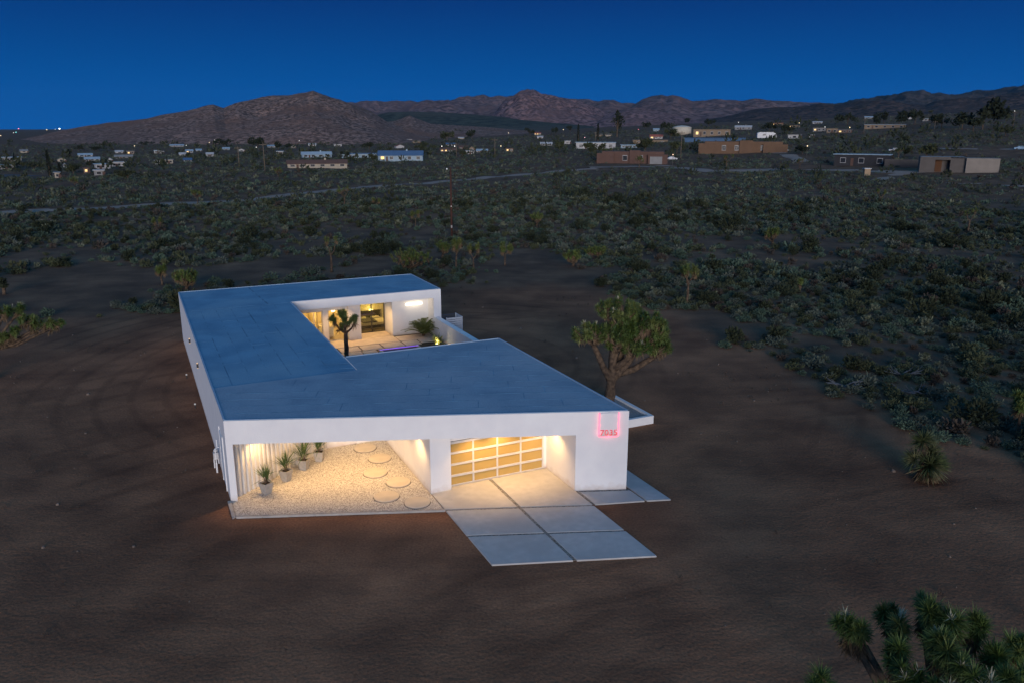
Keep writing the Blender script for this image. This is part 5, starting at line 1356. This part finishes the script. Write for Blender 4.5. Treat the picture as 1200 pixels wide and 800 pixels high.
TREES = [
 (59,209,178,5,"taller pencil cypress at the far left, beside a shorter one",CYP,"cypress"),(70.5,205,192,4,"shorter pencil cypress at the far left",CYP,"cypress"),
 (677.5,168,147,3.2,"pencil cypress left one of the pair behind the white building",CYP,"cypress"),(700.5,166,146,3.2,"pencil cypress right one of the pair behind the white building",CYP,"cypress"),
 (723,161,131,13,"tall ragged tree rising above the right cypress",TREE_G,"tall"),(1151,152,120,30,"tall spreading tree on the right slope above the others",TREE_G,"tall"),
 (92,177,171,14,"dark low tree at the hill foot left of the white gable",TREE_G,"round"),(112,178,172,16,"dark low trees below the boulder hill on the left",TREE_G,"round"),(168,172,166,12,"dark tree clump left of the long pale roof",TREE_G,"round"),
 (40,200,190,28,"broad olive tree mass left of the taller cypress",TREE_L,"round"),(86,204,192,22,"olive tree right of the shorter cypress",TREE_L,"round"),(106,196,189,9,"round dark tree above the yellow lit window",TREE_G,"round"),
 (150,211,199,24,"wide dark brush tree right of the white hut",TREE_L,"round"),(262,173,163,24,"broad dark tree below the hill on the left",TREE_G,"round"),(277,166,157,8,"dark pointed tree against the boulder hill",TREE_G,"round"),
 (302,174,161,16,"dark tree right of the pointed one at the hill foot",TREE_G,"round"),(303,165,158,8,"narrow dark tree standing behind the crossarm pole",TREE_G,"round"),(331,168,157,12,"round dark tree above the cream gable",TREE_G,"round"),(326,176,166,9,"dark tree beside the white blue house",TREE_G,"round"),
 (381,166,157,13,"round dark tree left of the terracotta roof",TREE_G,"round"),(339,175,168,10,"dark tree left of the cream gable",TREE_G,"round"),(433,176,165,12,"dark round tree above the big blue house",TREE_G,"round"),(407,187,178,8,"dark tree before the long pale blue building",TREE_G,"round"),
 (437,190,179,10,"brown green tree at the left corner of the big blue house",TREE_L,"round"),(472,160,153,7,"small dark tree below the knoll",TREE_G,"round"),(495,178,167,18,"olive tree right of the white orange shed",TREE_L,"round"),
 (524,166,155,16,"broad olive tree above the two porch lights",TREE_L,"round"),(537,160,152,11,"round dark tree left one of two above the pale cottage",TREE_G,"round"),(553,163,153,14,"round dark tree right one of two above the pale cottage",TREE_G,"round"),
 (542,184,177,8,"rounded tan bush tree below the brown roofed house",TREE_L,"round"),(651,158,150,8,"round dark tree right of the warm lit house",TREE_G,"round"),(621,159,151,10,"dark tree left of the warm lit house",TREE_G,"round"),(668,155,148,9,"dark tree above the first cypress house",TREE_G,"round"),
 (656,178,165,14,"grey green tree left of the long white building",TREE_L,"round"),(692,182,167,20,"olive tree before the long white building",TREE_L,"round"),(756,178,163,18,"dark green tree right of the long white building",TREE_L,"round"),(757,152,144,9,"dark tree left of the water tank",TREE_G,"round"),
 (779,153,143,10,"dark tree touching the water tank's left",TREE_G,"round"),(786,163,151,16,"olive tree hiding the water tank's foot",TREE_L,"round"),(805,146,139,7,"small dark tree above the water tank",TREE_G,"round"),(830,149,140,10,"round dark tree right of the water tank",TREE_G,"round"),(793,180,167,14,"dark green tree right of the pale pole",TREE_L,"round"),
 (902,154,144,18,"broad dark tree behind the camper trailer",TREE_G,"round"),(923,157,147,16,"dark tree left of the white shed",TREE_G,"round"),(940,181,170,18,"dark green mound tree right of the orange adobe",TREE_G,"round"),(993,147,131,15,"big round tree on the right slope, leftmost of the tree row",TREE_G,"round"),
 (1026,150,133,10,"dark tree right of the small pale blue roof",TREE_G,"round"),(1035,147,129,11,"sparse tree between the dark round ones on the slope",TREE_G,"round"),(1053,149,131,24,"broadest dark round tree of the slope row",TREE_G,"round"),(1072,146,129,13,"dark tree right of the white pointed gable",TREE_G,"round"),
 (1103,151,135,20,"dark tree in the middle of the right slope row",TREE_G,"round"),(1127,152,133,24,"wide dark tree left of the tall spreading tree",TREE_G,"round"),(1140,154,137,20,"low dark tree at the foot of the tall spreading tree",TREE_G,"round"),(1178,160,148,24,"olive tree mound at the far right slope",TREE_L,"round"),
 (1085,188,168,22,"large olive tree behind the low dark wall",TREE_L,"round"),(1060,184,172,16,"olive brush tree beside the grey pickup",TREE_L,"round"),
 (5,345,325,18,"dark tree at the left picture edge beyond the dirt lot",TREE_G,"round"),
]
for i, a_ in enumerate(TREES): far_tree(*a_, seed=i, n=560 if a_[3] > 15 else 380)

# ------------------------------------------------------------------ lamps of the settlement
def street_lamp(px, py, label, colr, st=12, r=.22, hgt=4.0):
    p, s = R(px, py + hgt / max(R(px, py)[1], .01) if False else py)
    p, s = R(px, py); 
    e = empty("street_lamp", p, 0, label, "lamp", "lamps lit across the plain")
    rr = max(r, s * .34)
    m_ = MB(); m_.tube([(0, 0, -.3), (0, 0, hgt)], .09, 6); m_.build("post", DFRAME, e)
    m_ = MB(); m_.lathe([(rr * .4, hgt), (rr, hgt + rr * .6), (rr, hgt + rr * 1.3), (rr * .4, hgt + rr * 1.9)], 10)
    m_.build("lamp_head", mat("lamp_%.1f_%.1f_%.1f_%.2f" % (*colr, st), (.8, .8, .8), emit=colr, estr=st * .7), e)
Wc, Yc, Rc, Tc = (1, .95, .85), (1, .72, .3), (1, .08, .10), (.1, .85, .75)
for a_ in ((518, 180.5, "bright white lamp at the left porch of the dark roofed house", Wc, 4), (533, 180.5, "bright white lamp at the right porch of the dark roofed house", Wc, 4), (524, 216, "lone white lamp in the scrub left of the brown pole", Wc, .15),
           (587, 181, "yellow lamp right of the long white house", Yc, 3), (570, 154, "white lamp on the plain below the knoll", Yc, 2), (595, 155, "warm lamp beside the one below the knoll", Yc, 3), (596, 161, "yellow lamp near the far tan cottages", Yc, 3),
           (748, 158, "red lamp left of the water tank", Rc, 3), (685, 169, "pink white lamp on the long white building's yard", (1, .4, .4), 3), (788, 195, "orange lamp by the white car", (1, .5, .15), 1.5), (945, 184, "warm lamp beside the far bare yard", Yc, 2),
           (936, 151, "yellow lamp on the upper right slope", Yc, 4), (252, 170, "white lamp at the hill foot left of the broad dark tree", Wc, 4), (246, 174, "yellow lamp below the white hill foot lamp", Yc, 3), (219, 178, "white lamp by the lit cottage", Wc, 2), (301, 181, "white lamp left of the crossarm pole", Wc, 2), (351, 171, "white lamp above the ranch house", Wc, 2),
           (158.5, 179, "yellow porch lamp at the hill foot", Yc, 3), (660, 157, "warm lamp right of the warm lit house", Yc, 3), (420, 167, "white lamp near the hill foot specks", Wc, 2), (404, 168, "white lamp left of the hill foot specks", Wc, 2), (995, 158, "bright yellow lamp at the dark slope house", Yc, 4), (966, 157, "white lamp by the grey slope house", Wc, 2), (1188, 137, "white lamp on the far right slope", Wc, 2), (865, 149, "white lamp left of the broad white roof", Wc, 2)):
    street_lamp(*a_)
# traffic lights and lamps on the far left plain
for px, py, lb, c, st, w in ((22, 152.6, "red distant signal light on the far left horizon", Rc, 3, 1.0), (19, 156.8, "teal distant signal light below the red one", Tc, 1.6, 1.0), (16, 157.2, "tiny white distant light left of the teal one", Wc, 1.4, .7), (55, 153.8, "amber distant light between the horizon signals", Yc, 1.8, 1), (65, 153.2, "small white distant light left of the bright double one", Wc, 1, .7), (70, 152.9, "bright white distant light on the left horizon", Wc, 4, 1.5), (1, 160.8, "yellow distant light at the left picture edge", Yc, 1.6, 1)):
    p, s = R(px, py); e = empty("street_lamp", p, 0, lb, "lamp", "lights on the far left horizon")
    r = max(.4, s * w * .55); m_ = MB(); m_.tube([(0, 0, -.3), (0, 0, s)], s * .08, 5); m_.build("post", DFRAME, e)
    m_ = MB(); m_.lathe([(r * .4, s), (r, s + r * .5), (r, s + r), (r * .4, s + r * 1.5)], 8); m_.build("lamp_head", mat("far_lamp_%s" % lb.split()[0], (.8, .8, .8), emit=c, estr=st), e)
# ------------------------------------------------------------------ scrub
KINDS_B = {   # name: (protos near, mats)
    "sagebrush": dict(n=300, rx=.66, rz=.52, leaf=.12),
    "creosote_bush": dict(n=460, rx=.95, rz=1.1, leaf=.17, tall=.4),
    "dry_bush": dict(n=170, rx=.55, rz=.5, leaf=.17, tall=.4),
    "pale_bush": dict(n=170, rx=.55, rz=.6, leaf=.16, tall=.2),
}
BM = {"sagebrush": SAGE, "creosote_bush": [CREO], "dry_bush": [DEADB], "pale_bush": [STRAW]}
NEARP = {k: [bush_quads(c["n"], c["rx"], c["rz"], c["leaf"], 43 + i * 7 + len(k), c.get("tall", 0), 5 + i) for i in range(4)] for k, c in KINDS_B.items()}
MIDP = {k: [bush_quads(c["n"] // 3, c["rx"], c["rz"], c["leaf"] * 1.7, 143 + i * 7 + len(k), c.get("tall", 0), 4) for i in range(5)] for k, c in KINDS_B.items()}
FARP = {k: [bush_quads(26, c["rx"], c["rz"], c["leaf"] * 2.5, 243 + i * 7 + len(k), c.get("tall", 0), 3) for i in range(5)] for k, c in KINDS_B.items()}

RP = np.array(ROAD_PTS)
CLEAR = []          # (x, y, r) kept free of scrub: yards of the far houses, filled in by TOWN_CLEAR
for px, py, r in TOWN_CLEAR: 
    p, s = R(px, py); CLEAR.append((p.x, p.y, r))
TRAIL = [(R(*p)[0], w) for p, w in (((640, 336), 4.0), ((632, 325), 4.2), ((625, 315), 4.0), ((617, 305), 3.4), ((612, 296), 2.6), ((700, 318), 1.8), ((670, 322), 2.2), ((330, 312), 3.5), ((290, 318), 4), ((255, 322), 4.0), ((420, 318), 2.8), ((360, 308), 3), ((455, 308), 2.6), ((500, 305), 2), ((810, 372), 2.2), ((850, 385), 2), ((60, 330), 4.5), ((110, 335), 4.5), ((160, 325), 4), ((90, 322), 4), ((30, 345), 3))]
def scatter():
    pts = []
    for (d0, d1, sp) in ((24, 60, .95), (60, 110, .92), (110, 190, 1.2), (190, 320, 1.8), (320, 520, 2.9), (520, 900, 5.0)):
        xs = np.arange(-d1 * .78, d1 * .78, sp); ys = np.arange(20, d1, sp)
        X, Y = np.meshgrid(xs, ys); X = X.ravel() + rng.uniform(-.5, .5, X.size) * sp; Y = Y.ravel() + rng.uniform(-.5, .5, Y.size) * sp
        d = np.hypot(X, Y); ok = (d >= d0) & (d < d1) & (np.abs(X) < Y * .74 + 4)
        pts.append(np.c_[X[ok], Y[ok]])
    P = np.vstack(pts); X, Y = P[:, 0], P[:, 1]
    jit = (vnoise(X / 2.1 + 50, Y / 2.1) - .5) * 2.4
    ok = ~in_poly(X + jit, Y + jit * .6, LOT)
    BDIST = np.hypot(X, Y)
    for a in range(0, len(RP)):
        ok &= (X - RP[a, 0]) ** 2 + (Y - RP[a, 1]) ** 2 > (RP[a, 2] + 1.2 + np.clip(BDIST - 150, 0, 200) * .006) ** 2
    for (x, y, r) in CLEAR: ok &= (X - x) ** 2 + (Y - y) ** 2 > r * r
    for p, w in TRAIL: ok &= ((X - p.x) / (w * 1.5)) ** 2 + ((Y - p.y) / (w * 1.5)) ** 2 > .6 + .8 * vnoise(X / 1.7, Y / 1.7)
    dens = fbm(X / 14 + 4, Y / 14 + 2, 4)
    dens = dens + .16 * ((X > 8) & (np.hypot(X, Y) < 92)) + .10 * ((X > -34) & (X < -6) & (Y < 96))
    left_bare = smooth(-18, -40, X) * smooth(120, 70, Y) * .22
    ok &= rng.random(len(X)) < np.clip((dens - .25 - left_bare) * 3.2, .07, .88)
    X, Y, dens = X[ok], Y[ok], dens[ok]
    n = len(X); u = rng.random(n)
    pc = .05 + .06 * smooth(.5, .62, fbm(X / 26 + 40, Y / 26, 3))
    kind = np.where(u < pc, 1, np.where(u < pc + .08, 2, np.where(u < pc + .13, 3, 0)))
    S = np.exp(rng.normal(-.42, .36, n)); S = np.clip(S, .28, 1.7)
    S *= np.where(kind == 1, rng.uniform(.75, 1.35, n), 1)
    D_ = np.hypot(X, Y); S *= np.where((kind == 1) & (D_ > 330) & (rng.random(n) < .45), rng.uniform(1.6, 3.2, n), 1)
    return X, Y, kind, S
BX, BY, BK, BS = scatter()
BZ = tz(BX, BY); BD = np.hypot(BX, BY)
BR = rng.uniform(0, 2 * math.pi, len(BX))
names_b = ["sagebrush", "creosote_bush", "dry_bush", "pale_bush"]
SIZE_W = lambda s: "small" if s < .72 else ("large" if s > 1.2 else "medium")
def zone(px, py, d):
    if px < 205: a = "left of the house"
    elif px < 430: a = "behind the left roof"
    elif px < 600: a = "behind the back wing"
    elif px < 720: a = "along the sandy track"
    elif px < 860: a = "past the big joshua tree"
    elif px < 1000: a = "right of the dirt lot"
    else: a = "at far right"
    b = "near the dirt edge" if d < 62 else ("in the near scrub" if d < 84 else ("in the middle scrub" if d < 104 else "in the deeper scrub"))
    return a, b
LOOK = {"sagebrush": ["teal grey", "silvery grey", "olive green"], "creosote_bush": ["dark green"], "dry_bush": ["dry brown"], "pale_bush": ["pale straw coloured"]}
NOUN = {"sagebrush": "sagebrush mound", "creosote_bush": "creosote bush", "dry_bush": "leafless bush", "pale_bush": "bush"}
LIMIT = {0: 280, 1: 140, 2: 60, 3: 60}
stuffQ = {}
for kd in range(4):
    nm = names_b[kd]; mats_ = BM[nm]
    idx = np.where(BK == kd)[0]
    pxy = [proj((BX[i], BY[i], BZ[i])) for i in idx]
    vis = np.array([(-6 < a < 1206) and (b < 806) for a, b in pxy])
    # hidden behind the house?  keep only what is clear of the roof
    hid = np.array([(210 < a < 478) and (b > 348 - (a - 204) * .076) for a, b in pxy])
    order = idx[np.argsort(BD[idx] / np.maximum(BS[idx], .4) ** .5)]
    okset = set(idx[vis & ~hid].tolist())
    solo = [i for i in order if i in okset][:LIMIT[kd]]
    soloset = set(solo)
    meshes = {}
    for i in solo:
        v = int(i) % 4; mi = int(rng.integers(0, len(mats_)))
        key = (v, mi)
        if key not in meshes:
            meshes[key] = quads_mesh(nm, NEARP[nm][v], [mats_[mi]])
        o = bpy.data.objects.new(nm, meshes[key]); col.objects.link(o)
        o.location = (BX[i], BY[i], BZ[i] - .02); s = float(BS[i]); o.rotation_euler = (0, 0, float(BR[i])); o.scale = (s, s * float(rng.uniform(.85, 1.15)), s * float(rng.uniform(.8, 1.1)))
        px_, py_ = proj((BX[i], BY[i], BZ[i])); a_, b_ = zone(px_, py_, BD[i])
        tag(o, f"{SIZE_W(s)} {LOOK[nm][mi]} {NOUN[nm]} {a_}, {b_}", "bush", {"sagebrush": "sagebrush mounds of the near desert", "creosote_bush": "dark creosote bushes of the near desert", "dry_bush": "dry bushes of the near desert", "pale_bush": "pale bushes of the near desert"}[nm])
    rest = np.array([i for i in idx if i not in soloset])
    parts, mids = [], []
    for lod, sel in (("N", rest[BD[rest] < 85]), ("M", rest[(BD[rest] >= 85) & (BD[rest] < 180)]), ("F", rest[BD[rest] >= 180])):
        if len(sel) == 0: continue
        P = {"N": NEARP, "M": MIDP, "F": FARP}[lod][nm]
        pv = rng.integers(0, len(P), len(sel))
        for v in range(len(P)):
            ii = sel[pv == v]
            if not len(ii): continue
            c, s = np.cos(BR[ii]), np.sin(BR[ii]); Q = P[v].reshape(-1, 3)
            sc = BS[ii] * (1.0 if lod != "F" else 1.15)
            X = (Q[None, :, 0] * c[:, None] - Q[None, :, 1] * s[:, None]) * sc[:, None] + BX[ii][:, None]
            Y = (Q[None, :, 0] * s[:, None] + Q[None, :, 1] * c[:, None]) * sc[:, None] + BY[ii][:, None]
            Z = Q[None, :, 2] * sc[:, None] + BZ[ii][:, None]
            parts.append(np.stack([X, Y, Z], -1).reshape(-1, 4, 3))
            mids.append(np.repeat(rng.integers(0, len(mats_), len(ii)), len(Q) // 4))
    if parts:
        o = link_mesh(nm + "_cover", quads_mesh(nm + "_cover", np.concatenate(parts), mats_, np.concatenate(mids)))
        tag(o, {"sagebrush": "grey green sagebrush covering the farther desert plain", "creosote_bush": "dark creosote scrub covering the farther desert plain", "dry_bush": "dry brown brush scattered over the farther desert plain", "pale_bush": "pale straw brush scattered over the farther desert plain"}[nm], "scrub", kind="stuff")
print("bushes", len(BX), [int((BK == k).sum()) for k in range(4)])
# sparse dry weeds on the cleared dirt and its rim
wx = rng.uniform(-45, 40, 1500); wy = rng.uniform(22, 82, 1500)
ok = in_poly(wx, wy, LOT) & (fbm(wx / 7, wy / 7, 3) > .54)
hu = (wx - HO.x) * math.cos(HANG) + (wy - HO.y) * math.sin(HANG); hv = -(wx - HO.x) * math.sin(HANG) + (wy - HO.y) * math.cos(HANG)
ok &= ~((hu > -1) & (hu < 22.5) & (hv > -12) & (hv < 31))
wq = bush_quads(16, .10, .12, .07, 5, .3, 2); parts = []
for x, y in zip(wx[ok], wy[ok]):
    s = rng.uniform(.4, 1.3); q = wq * s; q = q + [x, y, 0]; parts.append(q)
o = link_mesh("dry_weeds", quads_mesh("dry_weeds", np.concatenate(parts), [DEADB])); tag(o, "sparse dry weeds on the cleared dirt", "weeds", kind="stuff")

# loose stones on the cleared dirt
sx_ = rng.uniform(-40, 30, 420); sy_ = rng.uniform(22, 80, 420)
hu = (sx_ - HO.x) * math.cos(HANG) + (sy_ - HO.y) * math.sin(HANG); hv = -(sx_ - HO.x) * math.sin(HANG) + (sy_ - HO.y) * math.cos(HANG)
ok = in_poly(sx_, sy_, LOT) & ~((hu > -1) & (hu < 22.5) & (hv > -12.5) & (hv < 31))
m_ = MB()
for x, y in zip(sx_[ok], sy_[ok]):
    r = float(np.exp(rng.normal(-3.25, .45))); n_ = 6; a0 = random.random() * 6
    low = [(x + r * math.cos(a0 + q * 1.047) * random.uniform(.8, 1.2), y + r * math.sin(a0 + q * 1.047) * random.uniform(.8, 1.2), -.01) for q in range(n_)]
    up_ = [(x + (p[0] - x) * .6, y + (p[1] - y) * .6, r * random.uniform(.6, .95)) for p in low]
    for q in range(n_): m_.face([low[q], low[(q + 1) % n_], up_[(q + 1) % n_], up_[q]])
    m_.face(up_)
o = m_.build("stones", mat("desert_stone", (.21, .155, .12), (.13, .095, .075), 1.3, .9)); tag(o, "small loose stones scattered over the cleared dirt", "stones", kind="stuff")
# grey dead branches lying at the rim of the scrub
random.seed(31)
for px, py, lb in ((1075, 462, "grey dead branch lying in the dark scrub rim, larger pile"), (992, 455, "small grey dead branch at the scrub rim, nearer the big joshua tree"), (1058, 440, "pale bleached branch behind the larger dead pile")):
    p, s = R(px, py); m_ = MB()
    for k in range(6):
        a_ = random.uniform(-.5, .5) + (0 if k % 2 else 3.1); L = random.uniform(.6, 1.6)
        q0 = Vector((random.uniform(-.3, .3), random.uniform(-.3, .3), .08)); q1 = q0 + Vector((math.cos(a_) * L, math.sin(a_) * L, random.uniform(.1, .5)))
        m_.tube([q0, q0.lerp(q1, .5) + Vector((0, 0, random.uniform(-.02, .15))), q1], [.05, .04, .015], 5)
        m_.tube([q0.lerp(q1, .5), q0.lerp(q1, .8) + Vector((random.uniform(-.3, .3), random.uniform(-.3, .3), .35))], [.03, .012], 5)
    o = m_.build("dead_branch", mat("bleached_wood", (.10, .115, .135), (.07, .08, .095), 4, .9)); o.location = p; tag(o, lb, "dead branch", "dead branches at the scrub rim")
